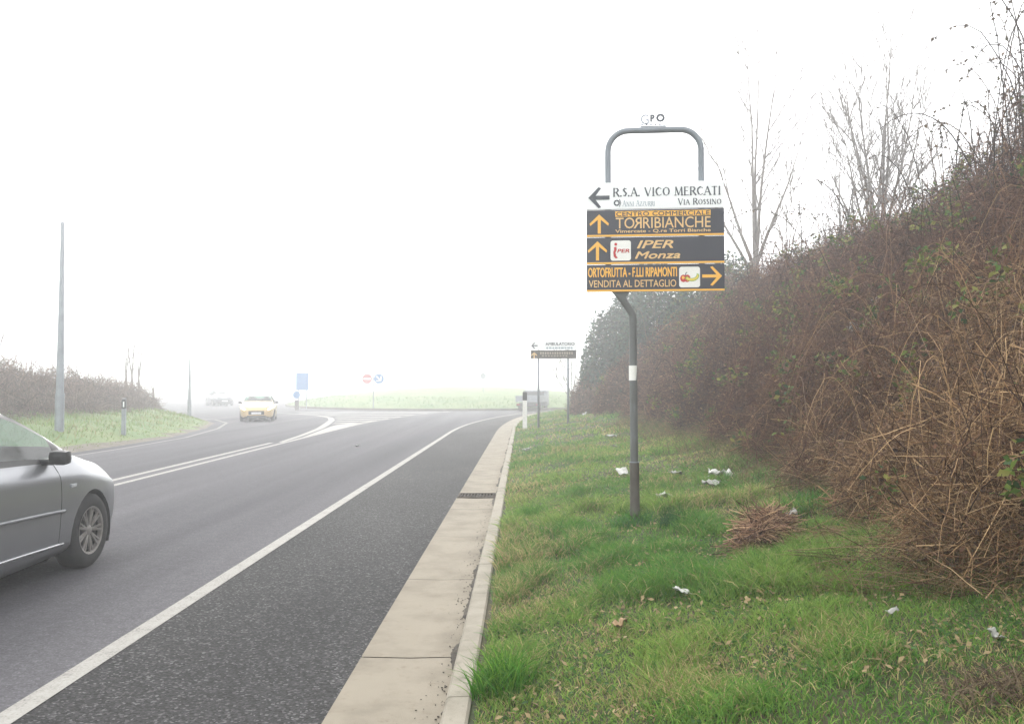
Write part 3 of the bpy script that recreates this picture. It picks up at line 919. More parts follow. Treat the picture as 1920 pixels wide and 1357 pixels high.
# low row, nearest the turf
bush('tan tangle of dry stems spilling onto the turf at the lower right edge', 4.7, 3.35, 0.95, 1.0, 0.95, 5200, 150, 900, 30, TAN, 0.0019)
bush('straw-brown bramble tangle low on the slope, behind the dead stem heap', 6.3, 3.65, 1.05, 1.1, 1.05, 5600, 160, 1100, 50, TAN, 0.0019)
bush('straw and brown bramble tangle right of the bluish grass tuft', 8.2, 3.9, 1.1, 1.2, 1.1, 5400, 150, 1300, 60, TAN + BROWN, 0.002)
bush('brown bramble bush with long pale canes, right of the white bag scrap', 10.4, 4.05, 1.1, 1.3, 1.15, 5400, 120, 1600, 90, BROWN + TAN[:2], 0.002)
bush('purplish brown bramble bush right of the sign pole, behind the litter', 12.9, 4.2, 1.1, 1.5, 1.25, 5200, 110, 2200, 140, BROWN, 0.002)
bush('dark bramble bush with green leaf patches just right of the sign pole', 15.8, 4.2, 1.1, 1.8, 1.4, 5000, 90, 2600, 260, BROWN + DARK, 0.002)
bush('brown bramble bush directly behind the sign pole', 19.4, 4.3, 1.2, 2.1, 1.6, 4600, 70, 2600, 100, BROWN, 0.002)
bush('greyish brown bramble bush left of the sign pole, in the haze', 23.8, 4.5, 1.4, 2.6, 1.8, 4600, 60, 2600, 60, BROWN, 0.002)
bush('hazy brown bramble bush right behind the small double sign', 29.5, 4.0, 1.3, 3.0, 1.5, 4200, 50, 2400, 30, BROWN, 0.002)
bush('pale hazy bramble bush at the far end of the slope', 35.5, 3.1, 1.0, 3.2, 1.5, 3000, 40, 2000, 0, BROWN, 0.002)
# middle row
bush('big brown bramble bush half way up the slope at the right edge', 6.6, 5.0, 1.15, 1.3, 1.25, 5200, 130, 1100, 60, BROWN + TAN[:2], 0.0022)
bush('brown bramble bush half way up with pale curving canes, second from the right edge', 9.0, 5.3, 1.25, 1.4, 1.25, 5200, 110, 1400, 110, BROWN, 0.0022)
bush('reddish brown bramble bush below the arching shoots', 11.9, 5.6, 1.25, 1.6, 1.25, 5000, 100, 1800, 170, BROWN, 0.0022)
bush('brown bramble bush with a bright yellow-green patch, right of the big sign', 15.2, 5.7, 1.3, 2.0, 1.35, 4800, 80, 2200, 220, BROWN, 0.0022)
bush('dull brown bramble bush beside the right end of the lowest sign panel', 19.5, 5.8, 1.4, 2.4, 1.5, 4400, 60, 2400, 70, BROWN, 0.0022)
bush('hazy brown bramble bush seen under the big sign, right of its pole', 24.0, 5.6, 1.5, 2.2, 1.5, 4200, 50, 2400, 120, BROWN, 0.0022)
# crest
bush('tall dark bramble bush with arching leafy shoots at the upper right corner', 9.6, 7.0, 1.4, 1.5, 1.95, 4200, 120, 1200, 60, BROWN + DARK, 0.0024, shoots=40)
bush('dark bramble bush on the crest with long shoots against the sky', 12.6, 7.2, 1.4, 1.7, 1.75, 4200, 100, 1300, 90, BROWN + DARK, 0.0024, shoots=44)
bush('brown bramble bush on the crest in front of the many-branched bare tree', 16.4, 7.2, 1.5, 2.1, 1.35, 4000, 80, 1600, 110, BROWN + DARK, 0.0024, shoots=26)
bush('brown bramble bush on the crest between the two bare trees', 20.8, 7.2, 1.6, 2.5, 1.4, 3800, 60, 1800, 60, BROWN + DARK, 0.0024, shoots=18)
bush('hazy bramble bush on the crest at the foot of the slim bare tree', 26.0, 7.4, 1.8, 3.0, 1.55, 3600, 50, 1800, 20, BROWN, 0.0024, shoots=10)
bush('dark bluish evergreen shrub behind the small double sign', 36.0, 4.0, 1.5, 2.6, 3.7, 1500, 20, 11000, 0, DARK, 0.002, group='evergreen shrubs on the bank', name='evergreen_shrub', leafcols=IVY, leafsize=(0.03, 0.055))
bush('dark green evergreen shrub seen under the left end of the big sign', 31.0, 4.9, 1.6, 2.6, 3.6, 1500, 20, 10000, 0, DARK, 0.002, group='evergreen shrubs on the bank', name='evergreen_shrub', leafcols=IVY, leafsize=(0.028, 0.05))
bush('greenish evergreen shrub on the crest just right of the big sign pole', 26.5, 6.0, 1.7, 2.4, 2.5, 1500, 20, 8000, 0, DARK, 0.002, group='evergreen shrubs on the bank', name='evergreen_shrub', leafcols=IVY + [(0.14, 0.16, 0.05)], leafsize=(0.026, 0.046))
bush('grey hazy shrub beyond the evergreens where the bank fades into fog', 46, 5.2, 1.7, 4.5, 2.0, 2500, 20, 3000, 0, BROWN, 0.002)

# loose dead litter of stems over the bank so the soil hardly shows
n = 22000
Y = 3.6 + 40 * rs.rand(n) ** 1.8
d = rs.uniform(3.2, 9.0, n)
X = kerb_right(Y) + d
p0 = np.stack([X, Y, right_z(X, Y) + rs.uniform(0.0, 0.25, n)], 1)
D = rand_dirs(n, rs, 0.5); L = rs.uniform(0.15, 0.5, n)
tt = np.linspace(-.5, .5, 4)
P = p0[:, None] + D[:, None] * (tt[None, :, None] * L[:, None, None]); P[..., 2] -= (tt[None] ** 2) * L[:, None] * .4
P += rs.normal(size=P.shape) * 0.008
Rd = np.repeat((0.0022 * np.maximum(1, Y / 9) ** .7)[:, None], 4, 1)
V, Q, per = strand_geo(P, Rd, 3, rs)
tag(np_mesh('undergrowth', V, Q, None, M['twig'], np.repeat(pick(BROWN + TAN, n, rs), per, 0)), 'loose dead stems matted under the brambles', 'undergrowth', kind='stuff')
# dry grass fringe where turf meets thicket
n = 15000
Y = 3.0 + 20 * rs.rand(n) ** 1.5
X = kerb_right(Y) + rs.normal(3.35, 0.42, n)
h = rs.uniform(0.08, 0.34, n)
c = pick([(0.25, 0.20, 0.115), (0.17, 0.14, 0.075), (0.10, 0.13, 0.045), (0.20, 0.15, 0.10), (0.07, 0.12, 0.035)], n, rs)
tag(blades('dry_grass', X, Y, right_z(X, Y), h, 0.004 * np.maximum(1, Y / 7), c, 1.3, rs, K=5), 'dry straw grass along the foot of the brambles', 'grass', kind='stuff')

def stem_heap(name, label, px, py, n, la, lb, h, az, cols, L0, L1, along, rad):
    p = hit(px, py)
    t = thing(name, label, 'dead stems', p)
    O = np.array(p)
    rho = np.sqrt(rs.rand(n)); a = rs.rand(n) * 6.283
    u, v = la * rho * np.cos(a), lb * rho * np.sin(a)
    x, y = p.x + u * math.cos(az) - v * math.sin(az), p.y + u * math.sin(az) + v * math.cos(az)
    z = right_z(x, y) + .01 + h * np.sqrt(1 - rho ** 2) * rs.rand(n) ** .7
    D = rand_dirs(n, rs, .45)
    D = D * (1 - along) + np.array([math.cos(az), math.sin(az), 0.05]) * along
    D /= np.linalg.norm(D, axis=1, keepdims=True)
    L = rs.uniform(L0, L1, n); tt = np.linspace(-.5, .5, 6)
    P = np.stack([x, y, z], 1)[:, None] + D[:, None] * (tt[None, :, None] * L[:, None, None])
    P += (rs.normal(size=(n, 3)) * .16)[:, None] * ((tt ** 2)[None, :, None] * L[:, None, None]) + rs.normal(size=P.shape) * .004
    g = right_z(P[..., 0], P[..., 1]); P[..., 2] = np.maximum(P[..., 2], g + .005)
    Rd = np.repeat((rad * rs.uniform(.6, 1.4, n))[:, None], 6, 1) * np.linspace(1.1, .6, 6)[None]
    V, Q, per = strand_geo(P - O, Rd, 3, rs)
    np_mesh('stems', V, Q, None, M['twig'], np.repeat(pick(cols, n, rs), per, 0), t)
stem_heap('dead_grass_clump', 'reddish brown elongated clump of dead grass lying in the green turf', 1432, 1022, 900, .46, .12, .25, 1.0, [(.36, .24, .165), (.20, .125, .09), (.50, .37, .24), (.08, .05, .04)], .15, .45, .5, .0026)
stem_heap('straw_swath', 'long pale straw stems swept sideways at the lower right edge of the thicket', 1830, 1085, 240, .75, .45, .42, 2.9, [(.27, .205, .12), (.17, .125, .075), (.10, .07, .05), (.06, .05, .03)], .35, 1.0, .45, .0020)
stem_heap('straw_swath', 'small patch of flattened straw right of the dead grass clump', 1580, 1010, 160, .35, .10, .06, 2.9, [(.33, .25, .15), (.2, .15, .09)], .2, .5, .7, .002)

# ------------------------------------------------------------------ bare trees
def bare_tree(name, label, cat, loc, H, r0, limbs, rs_, spread=0.25, twig_n=9, group=None, lean=(0, 0), mat=None, fork=0.12, trad=0.014):
    t = thing(name, label, cat, loc, 0, group)
    tr, br = MB(), MB()
    fz = H * fork
    tr.tube([(0, 0, -0.3), (0.02, 0, fz * 0.4), (lean[0] * fz, lean[1] * fz, fz)], [r0 * 1.25, r0 * 1.05, r0 * 0.85], 8)
    tr.build('trunk', mat or M['bark'], t, smooth=True)
    def limb(p, d, L, r, depth):
        K = 9
        pts, rr_ = [Vector(p)], [r]
        dd = Vector(d).normalized()
        for k in range(1, K):
            dd = (dd + Vector((rs_.normal(0, .05), rs_.normal(0, .05), 0.045))).normalized()
            pts.append(pts[-1] + dd * L / (K - 1)); rr_.append(max(trad * 0.6, r * (1 - 0.9 * k / (K - 1))))
        br.tube(pts, rr_, 5 if depth == 0 else 4, caps=False)
        if depth < 2:
            nb = twig_n if depth == 0 else 4
            for q in range(nb):
                k = rs_.randint(2, K - 1)
                a = rs_.rand() * 6.28
                nd = (pts[k] - pts[k - 1]).normalized() + Vector((math.cos(a), math.sin(a), rs_.uniform(-.05, .5))) * rs_.uniform(.5, 1.0)
                limb(pts[k], nd, L * rs_.uniform(.2, .42), max(trad, rr_[k] * .5), depth + 1)
    for (az, tilt, Lf, z0) in limbs:
        p = (lean[0] * fz * z0, lean[1] * fz * z0, fz * z0)
        d = (math.cos(az) * math.sin(tilt), math.sin(az) * math.sin(tilt), math.cos(tilt))
        limb(p, d, H * Lf, r0 * 0.5, 0)
    br.build('branches', mat or M['bark'], t, smooth=True)
    return t

def crest(px, Y):
    x = (px - 960) / F_PX * Y
    return (x, Y, float(right_z(x, Y)))
r2 = np.random.RandomState(3)
M['bark_pale'] = pm('pale_bark', (0.30, 0.275, 0.255), (0.22, 0.20, 0.185), 6, 0.9)
bare_tree('bare_tree', 'slim bare tree with few long upright limbs just right of the big sign', 'tree', crest(1418, 27), 7.7, 0.13,
          [(3.0, .12, .92, 1), (0.1, .14, .86, 1), (1.3, .03, .9, 1), (3.4, .36, .62, .9), (2.9, .50, .52, .75), (-.2, .24, .6, .95)], r2, twig_n=8, group='bare trees on the bank', fork=.22)
bare_tree('bare_tree', 'many-branched bare tree standing above the brambles near the top right', 'tree', crest(1655, 25), 7.0, 0.11,
          [(3.1, .12, .85, 1), (0.1, .16, .85, 1), (1.6, .05, .95, 1), (3.3, .32, .7, .9), (0.0, .34, .72, .85), (2.6, .5, .6, .8), (-.4, .52, .5, .7), (3.0, .22, .8, 1), (1.9, .1, .9, .9), (.2, .08, .9, 1), (3.3, .42, .62, .75)], r2, twig_n=13, group='bare trees on the bank', fork=.2)
bare_tree('bare_tree', 'thin pale bare tree left of the many-branched one', 'tree', crest(1582, 30), 6.6, 0.085,
          [(3.1, .12, .85, 1), (0.1, .10, .8, 1), (1.6, .25, .6, .8), (3.2, .34, .5, .7)], r2, twig_n=7, group='bare trees on the bank', fork=.25)
bare_tree('bare_tree', 'thin bare sapling leaning right, between the slim tree and the brambles', 'tree', crest(1470, 22), 3.6, 0.04,
          [(0.3, .28, .9, 1), (0.1, .15, .8, 1), (3.0, .3, .5, .8)], r2, twig_n=6, group='bare trees on the bank', fork=.2)
bare_tree('bare_tree', 'spindly bare sapling at the right, among the arching shoots', 'tree', crest(1775, 16), 3.4, 0.03,
          [(0.3, .12, .9, 1), (2.9, .2, .8, 1), (0.1, .35, .6, .8)], r2, twig_n=7, group='bare trees on the bank', fork=.2, trad=0.007)
bare_tree('bare_tree', 'small bare shrub-like tree rising behind the small double sign', 'tree', crest(1072, 38), 3.6, 0.05,
          [(3.1, .45, .8, 1), (0.1, .3, .9, 1), (1.6, .1, 1.0, 1), (2.8, .75, .6, .8), (3.3, .3, .9, .9)], r2, twig_n=9, group='bare trees on the bank', fork=.2, trad=0.008)
def left_spot(px, Y):
    x = (px - 960) / F_PX * Y
    return (x, Y, float(left_z(x, Y)))
for px, Y, Ht, r_, lb in ((236, 42, 3.4, .07, 'leftmost of three slim bare trunks behind the hedge across the road'), (247, 44, 4.4, .08, 'tallest middle one of three slim bare trunks behind the hedge across the road'),
                          (260, 43, 3.9, .07, 'rightmost of three slim bare trunks behind the hedge across the road'), (288, 44, 2.2, .05, 'short leaning bare sapling at the end of the hedge across the road')):
    bare_tree('bare_tree', lb, 'tree', left_spot(px, Y), Ht, r_, [(3.0, .05, .75, 1), (0.2, .07, .7, 1), (1.6, .12, .5, .8)], r2, twig_n=4, group='bare trees across the road', fork=.4, trad=.008)
bare_tree('bare_tree', 'bare branches of a tree at the left edge of the photo, above the hedge', 'tree', left_spot(-22, 27), 3.7, .06, [(0.2, .2, .8, 1), (1.5, .1, .9, 1), (0, .4, .6, .9)], r2, twig_n=8, group='bare trees across the road', fork=.3, trad=.008)

# ------------------------------------------------------------------ hedge across the road
def hedge_bush(label, X, Y, rx_, ry_, h, n):
    z = float(left_z(X, Y)); O = np.array([X, Y, z])
    t = thing('bare_hedge_bush', label, 'bush', (X, Y, z), 0, 'bare bushes across the road')
    rho = np.sqrt(rs.rand(n)); a = rs.rand(n) * 6.283
    x, y = X + rx_ * rho * np.cos(a), Y + ry_ * rho * np.sin(a)
    env = h * np.sqrt(np.clip(1 - rho ** 2.6, .05, 1)) * (0.35 + 1.2 * fbm(x * 1.3, y * 1.3, 2))
    p0 = np.stack([x, y, left_z(x, y) + env * rs.rand(n) ** .8], 1)
    D = rand_dirs(n, rs, 1.4); L = rs.uniform(.3, 1.15, n); tt = np.linspace(-.5, .5, 4)
    P = p0[:, None] + D[:, None] * (tt[None, :, None] * L[:, None, None]) + rs.normal(size=(n, 4, 3)) * .015
    Rd = np.full((n, 4), .0075)
    V, Q, per = strand_geo(P - O, Rd, 3, rs)
    np_mesh('twigs', V, Q, None, M['twig'], np.repeat(pick([(.17, .125, .11), (.12, .09, .08), (.23, .18, .15)], n, rs), per, 0), t)
    k = n // 3
    x, y = X + rx_ * rho[:k] * np.cos(a[:k] + 1), Y + ry_ * rho[:k] * np.sin(a[:k] + 1)
    env = h * np.sqrt(np.clip(1 - rho[:k] ** 2.6, .05, 1)) * (0.7 + .6 * fbm(x, y, 2))
    LP = np.stack([x, y, left_z(x, y) + env * rs.rand(k) ** .6], 1)
    V, T = leaf_quads(LP - O, rs.uniform(.03, .07, k), rs, .3, .6)
    np_mesh('dead_leaves', V, None, T, M['leaf'], np.repeat(pick([(.13, .10, .09), (.17, .135, .11), (.10, .08, .075)], k, rs), 4, 0), t)
hb = [('rounded grey-brown bare bush at the left edge, behind the silver car roof', -15.6, 22.5, 1.7, 2.2, 1.75), ('grey-brown bare bush left of the tall lamp post', -15.9, 26, 1.8, 2.2, 1.8),
      ('greyish bare bush just behind the tall lamp post', -16.2, 29.5, 1.8, 2.2, 1.6), ('bare brown bush right of the tall lamp post', -16.8, 33, 1.8, 2.2, 1.35),
      ('low bare bush behind the white-topped delineator across the road', -17.8, 36.8, 1.8, 2.2, 1.2), ('small dark bare bush at the foot of the three slim trunks', -18.4, 40, 1.8, 2.0, 1.15),
      ('tall pale bare bush furthest left, behind the silver car', -18.4, 24.5, 1.8, 3, 2.1), ('pale bare bush in the second row behind the tall lamp post', -19.4, 31, 1.8, 3, 1.9),
      ('last low bare bush where the hedge across the road ends', -20.4, 43, 1.6, 1.6, 0.9)]
for (lb, x, y, a, b_, h_) in hb:
    hedge_bush(lb, x, y, a, b_, h_ * .92, 1800)

# ------------------------------------------------------------------ the big direction sign
SY = 7.8
base_pt = hit(1187, 979)
SX = float(at(1228, 480, SY).x)
sg = thing('direction_sign', 'tall grey pole sign with arched top bar and four stacked direction panels', 'road sign', (SX, SY, 0), R(-5.0))
PXM = 1.25 / 256.0
def sz(py): return float(at(1228, py, SY).z)
def sx(px): return (px - 1228) * PXM
ZT = sz(341.0); PH = (sz(341.0) - sz(547.0)) / 4.0
tube_y = 0.055
xl, xr, xp = sx(1141), sx(1316), sx(1186)
zt, zb = sz(241), sz(548)
def arc(cx, cz, r, a0, a1, n=8):
    return [(cx + r * math.cos(a0 + (a1 - a0) * k / n), tube_y, cz + r * math.sin(a0 + (a1 - a0) * k / n)) for k in range(n + 1)]
rr_ = 0.19
lp = [(xl, tube_y, zb + 0.12)] + [(xl, tube_y, zt - rr_ - 0.3)] + arc(xl + rr_, zt - rr_, rr_, math.pi, math.pi / 2) + arc(xr - rr_, zt - rr_, rr_, math.pi / 2, 0) + [(xr, tube_y, zb + 0.05)]
b1 = MB(); b1.tube(lp, 0.0285, 14); b1.build('arched_bar', M['loop'], sg, smooth=True, angle=R(50))
zp = float(base_pt.z)
b1 = MB()
zk = sz(590)
b1.tube([(xp + .012, tube_y, sz(868)), (xp + .004, tube_y, zk - .12), (xp + .002, tube_y, zk), (xp - .012, tube_y, zk + .035), (xp - .09, tube_y, zk + .15), (xl + .035, tube_y, zk + .265), (xl + .004, tube_y, zb + .10), (xl, tube_y, zb + .119)],
        [.036, .035, .035, .035, .034, .032, .030, .0285], 14)
b1.build('pole', M['pole'], sg, smooth=True, angle=R(50))
b1 = MB()
b1.tube([(xp + .018, tube_y, zp - .25), (xp + .013, tube_y, sz(868))], [.0455, .0435], 14)
b1.build('pole_sleeve', M['pole_brown'], sg, smooth=True, angle=R(50))
b1 = MB(); b1.tube([(xp + .013, tube_y, sz(868) + .0), (xp + .013, tube_y, sz(868) + .008)], .0465, 14); b1.build('collar', M['galv'], sg)
b1 = MB(); b1.prism([(sx(1147), zb + .01), (sx(1182), zb + .01), (sx(1174), zb - .035), (xp - .045, zk + .11), (xp - .085, zk + .135)], tube_y - .042, tube_y - .030); b1.build('gusset', M['pole'], sg)
b1 = MB()
n_ = 14
vs = [(xp + .0035 + .0375 * math.cos(a), tube_y + .0375 * math.sin(a), z) for z in (sz(713), sz(685)) for a in np.linspace(-math.pi, 0, n_)]
b1.add(vs, [(k, k + 1, n_ + k + 1, n_ + k) for k in range(n_ - 1)]); b1.build('sticker', M['white'], sg, smooth=True)
# maker's letters on the arched bar
b1 = MB()
yb = tube_y - .006
b1.text('G', sx(1203), sx(1219), sz(230), sz(211), yb, 1, .015)
b1.text('P', sx(1221), sx(1230), sz(226), sz(211.5), yb, 0, 0.07)
b1.text('O', sx(1232), sx(1249), sz(226.5), sz(210.5), yb, 0, 0.07)
for k in range(6):
    b1.box((sx(1206 + k * 8.3), yb, sz(230.5)), (.022, .006, .012), 0 if k in (1, 3, 4) else 1)
b1.box((sx(1227), yb, sz(234)), (.235, .010, .010), 1)
b1.build('lettering', [M['s_ink'], M['galv']], sg)

def panel(k, mat, name='sign_panel', label=None, border=True):
    z1 = ZT - k * PH; z0 = z1 - PH
    b = MB()
    b.box((0, 0, (z0 + z1) / 2), (1.25, 0.028, PH - 0.006), 0, bevel=0.003)
    if border:
        b.box((0, -0.0155, z0 + 0.012), (1.246, 0.003, 0.017), 1)
    o = b.build(name, [mat, M['s_orange']], sg)
    if label: o['label'] = label
    for q in (xl, xr):
        c = MB(); c.box((q, .03, (z0 + z1) / 2), (.09, .03, .035)); c.build('clamp', M['galv'], o)
    return o, z0, z1
FY = -0.0165
def arrow_pts(cx, cz, s, ang, w=0.17):
    """open arrow: shaft and two barbs, unit height 1 pointing up"""
    def rot(p):
        c, s_ = math.cos(ang), math.sin(ang)
        return (cx + s * (p[0] * c - p[1] * s_), cz + s * (p[0] * s_ + p[1] * c))
    shaft = [(-w / 2, -.5), (w / 2, -.5), (w / 2, .35), (-w / 2, .35)]
    rb = [(0, .5), (0, .5 - w * 1.35), (.5 - w * .25, -.10), (.5, .02)]
    lb = [(-.5, .02), (-.5 + w * .25, -.10), (0, .5 - w * 1.35), (0, .5)]
    return [[rot(p) for p in q] for q in (shaft, rb, lb)]
def arrow(parent, mat, cx, cz, s, ang, w=0.17):
    b = MB()
    for i_, q in enumerate(arrow_pts(cx, cz, s, ang, w)):
        b.add([(x, FY - .0012 * (i_ > 0), z) for x, z in q], [(0, 1, 2, 3)])
    return b.build('arrow', mat, parent)

# serif capitals drawn from strokes
def serif_text(b, s, x0, x1, z0, z1, y, m=0, small=0.8):
    TH, TN = .16, .07
    G = {'R': (.72, [((.12, 0), (.12, 1), TH), ((.12, .96), (.45, .96), TN), ((.45, .96), (.60, .74), TH), ((.60, .74), (.42, .5), TH), ((.42, .5), (.12, .5), TN), ((.34, .5), (.70, .0), TH)], [.12]),
         'S': (.52, [((.45, .85), (.25, .96), TN), ((.25, .96), (.08, .76), TH), ((.08, .76), (.42, .34), TH), ((.42, .34), (.25, .04), TH), ((.25, .04), (.05, .15), TN)], []),
         'A': (.78, [((.06, 0), (.38, 1), TN), ((.38, 1), (.72, 0), TH), ((.2, .36), (.58, .36), TN)], [.06, .72]),
         'V': (.78, [((.06, 1), (.40, 0), TH), ((.40, 0), (.72, 1), TN)], []),
         'I': (.30, [((.15, 0), (.15, 1), TH)], [.15]),
         'C': (.74, [((.68, .82), (.42, .97), TN), ((.42, .97), (.14, .76), TH), ((.14, .76), (.10, .45), TH), ((.10, .45), (.24, .12), TH), ((.24, .12), (.45, .03), TN), ((.45, .03), (.70, .18), TN)], []),
         'O': (.86, [((.42, .98), (.16, .80), TN), ((.16, .80), (.10, .45), TH), ((.10, .45), (.22, .14), TH), ((.22, .14), (.43, .03), TN), ((.43, .03), (.68, .18), TN), ((.68, .18), (.76, .52), TH), ((.76, .52), (.66, .86), TH), ((.66, .86), (.42, .98), TN)], []),
         'M': (.98, [((.12, 0), (.16, 1), TN), ((.16, 1), (.48, .06), TH), ((.48, .06), (.80, 1), TN), ((.80, 1), (.86, 0), TH)], [.12, .86]),
         'E': (.60, [((.12, 0), (.12, 1), TH), ((.12, .96), (.52, .96), TN), ((.12, .52), (.44, .52), TN), ((.12, .04), (.55, .04), TN)], [.12]),
         'T': (.66, [((.33, 0), (.33, 1), TH), ((.03, .96), (.63, .96), TN)], [.33]),
         'N': (.84, [((.12, 0), (.12, 1), TN), ((.12, 1), (.72, 0), TH), ((.72, 0), (.72, 1), TN)], [.12]),
         'Z': (.64, [((.06, .96), (.56, .96), TN), ((.56, .96), (.08, .04), TH), ((.08, .04), (.58, .04), TN)], []),
         'U': (.80, [((.14, 1), (.14, .3), TH), ((.14, .3), (.40, .02), TH), ((.40, .02), (.66, .3), TN), ((.66, .3), (.66, 1), TN)], []),
         '.': (.24, [((.10, 0), (.10, .13), TH)], [])}
    items, x = [], 0.0
    for ch in s:
        k = 1.0
        if ch == ' ': x += .42; continue
        if ch.islower(): k, ch = small, ch.upper()
        items.append((x, k, G[ch])); x += G[ch][0] * k + .07
    tot = x - .07
    sxx, szz = (x1 - x0) / tot, (z1 - z0)
    for (xo, k, (wd_, strokes, feet)) in items:
        for j, (p, q, w) in enumerate(strokes):
            p_, q_ = Vector(((xo + p[0] * k), p[1] * k)), Vector(((xo + q[0] * k), q[1] * k))
            d_ = (q_ - p_).normalized(); n2 = Vector((-d_.y, d_.x)) * w * k / 2
            e_ = d_ * w * k * .15
            c4 = [p_ + n2 - e_, p_ - n2 - e_, q_ - n2 + e_, q_ + n2 + e_]
            b.add([(x0 + c.x * sxx, y - .0003 * j, z0 + c.y * szz) for c in c4], [(0, 1, 2, 3)], m)
        for f in feet:
            cx = xo + f * k
            b.add([(x0 + (cx + a) * sxx, y - .0025, z0 + c * szz) for a, c in ((-.14 * k, 0), (.14 * k, 0), (.14 * k, .06 * k), (-.14 * k, .06 * k))], [(0, 1, 2, 3)], m)

# panel 1: white
p, z0, z1 = panel(0, M['s_white'], label='white top panel with dark left arrow', border=False)
fz = lambda f: z1 - f * PH                      # fraction from the panel's top
arrow(p, M['s_ink'], sx(1123.5), fz(.56), .195, R(90), .20)
b = MB()
serif_text(b, 'R.S.A. VICO MERCATI', sx(1150), sx(1350), fz(.53), fz(.22), FY)
b.build('lettering', M['s_ink'], p)
b = MB()
serif_text(b, 'Via Rossino', sx(1271), sx(1351), fz(.87), fz(.64), FY, 0, .82)
b.build('lettering', M['s_ink'], p)
b = MB()
serif_text(b, 'Anni Azzurri', sx(1168), sx(1228), fz(.89), fz(.68), FY, 0, .8)
b.build('lettering', M['s_paleink'], p)
b = MB()
for a0 in range(6):
    a = a0 * math.pi / 3
    b.prism([(sx(1157) + .030 * math.cos(a + t_) * (1 if q else .55), fz(.76) + .030 * math.sin(a + t_) * (1 if q else .55)) for t_, q in ((-.45, 1), (.45, 1), (.5, 0), (-.5, 0))], FY - .001, FY)
b.tube([(sx(1162), FY, fz(.62)), (sx(1164.5), FY, fz(.76)), (sx(1162), FY, fz(.90))], .003, 4)
b.build('emblem', M['s_ink'], p)

# panel 2: shopping centre
p, z0, z1 = panel(1, M['s_dark'], label='dark panel with shopping centre lettering and arrow pointing up')
fz = lambda f: z1 - f * PH
arrow(p, M['s_orange'], sx(1124), fz(.52), .178, 0, .16)
b = MB()
b.box(((sx(1154) + sx(1331)) / 2, FY - .0005, fz(.17)), (sx(1331) - sx(1154), .001, PH * .20), 0)
b.text('CENTRO COMMERCIALE', sx(1156), sx(1329), fz(.25), fz(.095), FY - .002, 1, .03, spacing=1.05)
b.text('TO', sx(1155), sx(1190), fz(.70), fz(.30), FY, 2, .004)
b.text('R', sx(1188), sx(1203.5), fz(.70), fz(.30), FY, 2, .004, mirror=True)
b.text('RIBIANCHE', sx(1206), sx(1331), fz(.70), fz(.30), FY, 2, .004)
b.text('Vimercate - Q.re Torri Bianche', sx(1154), sx(1331), fz(.875), fz(.735), FY, 2, .015)
b.build('lettering', [M['s_orange'], M['s_dark'], M['s_pale']], p)

# panel 3
p, z0, z1 = panel(2, M['s_dark'], label='dark panel with red and white square emblem and arrow pointing up')
fz = lambda f: z1 - f * PH
arrow(p, M['s_orange'], sx(1120.5), fz(.50), .178, 0, .16)
b = MB()
b.text('IPER', sx(1194), sx(1262), fz(.43), fz(.14), FY, 0, .016, .28)
b.text('Monza', sx(1191), sx(1274), fz(.80), fz(.55), FY, 0, .045, .28)
b.build('lettering', M['s_pale'], p)
def rounded(cx, cz, w, h, r, n=5):
    out = []
    for qx, qz, a0 in ((1, 1, 0), (-1, 1, 90), (-1, -1, 180), (1, -1, 270)):
        for k in range(n + 1):
            a = R(a0 + 90 * k / n)
            out.append((cx + qx * (w / 2 - r) + r * math.cos(a), cz + qz * (h / 2 - r) + r * math.sin(a)))
    return out
b = MB()
cx, cz = sx(1164), fz(.50)
b.prism(rounded(cx, cz, .186, .186, .022), FY - .002, FY, 0)
ey = FY - .0035
b.add([(cx - .045 + .013 * math.cos(a), ey, cz + .058 + .014 * math.sin(a)) for a in np.linspace(0, 2 * math.pi, 12, endpoint=False)], [tuple(range(12))], 1)
st = [(-.062, .030), (-.040, .036), (-.036, .010), (-.048, -.020), (-.040, -.052), (-.026, -.066), (-.044, -.074), (-.064, -.056), (-.068, -.015), (-.060, .010)]
b.add([(cx + u_, ey, cz + v_) for u_, v_ in st], [tuple(range(len(st)))], 1)
b.text('PER', cx - .033, cx + .082, cz - .020, cz + .014, ey - .001, 1, .02, .2)
b.build('emblem', [M['white'], M['s_red']], p)

# panel 4
p, z0, z1 = panel(3, M['s_dark'], label='dark panel with fruit picture and arrow pointing right')
fz = lambda f: z1 - f * PH
arrow(p, M['s_orange'], sx(1333), fz(.46), .178, R(-90), .16)
b = MB()
b.text('ORTOFRUTTA - F.LLI RIPAMONTI', sx(1103), sx(1268), fz(.46), fz(.12), FY, 0, .025)
b.text('VENDITA AL DETTAGLIO', sx(1104), sx(1267), fz(.83), fz(.57), FY, 1, .006)
b.build('lettering', [M['s_orange'], M['s_pale']], p)
b = MB()
cx, cz = sx(1291.5), fz(.49)
b.prism(rounded(cx, cz, .188, .188, .022), FY - .002, FY, 0)
def disc(x, z, rx_, rz_, y, m, n=20):
    b.add([(x + rx_ * math.cos(a), y, z + rz_ * math.sin(a)) for a in np.linspace(0, 2 * math.pi, n, endpoint=False)], [tuple(range(n))], m)
disc(cx - .055, cz - .012, .030, .034, ey, 1); disc(cx - .022, cz - .012, .030, .034, ey - .0006, 1)
disc(cx - .058, cz - .005, .013, .015, ey - .0012, 5); disc(cx - .015, cz - .022, .012, .014, ey - .0012, 5)
b.tube([(cx - .038, ey - .002, cz + .015), (cx - .034, ey - .002, cz + .035), (cx - .022, ey - .002, cz + .044)], .0035, 4, 4)
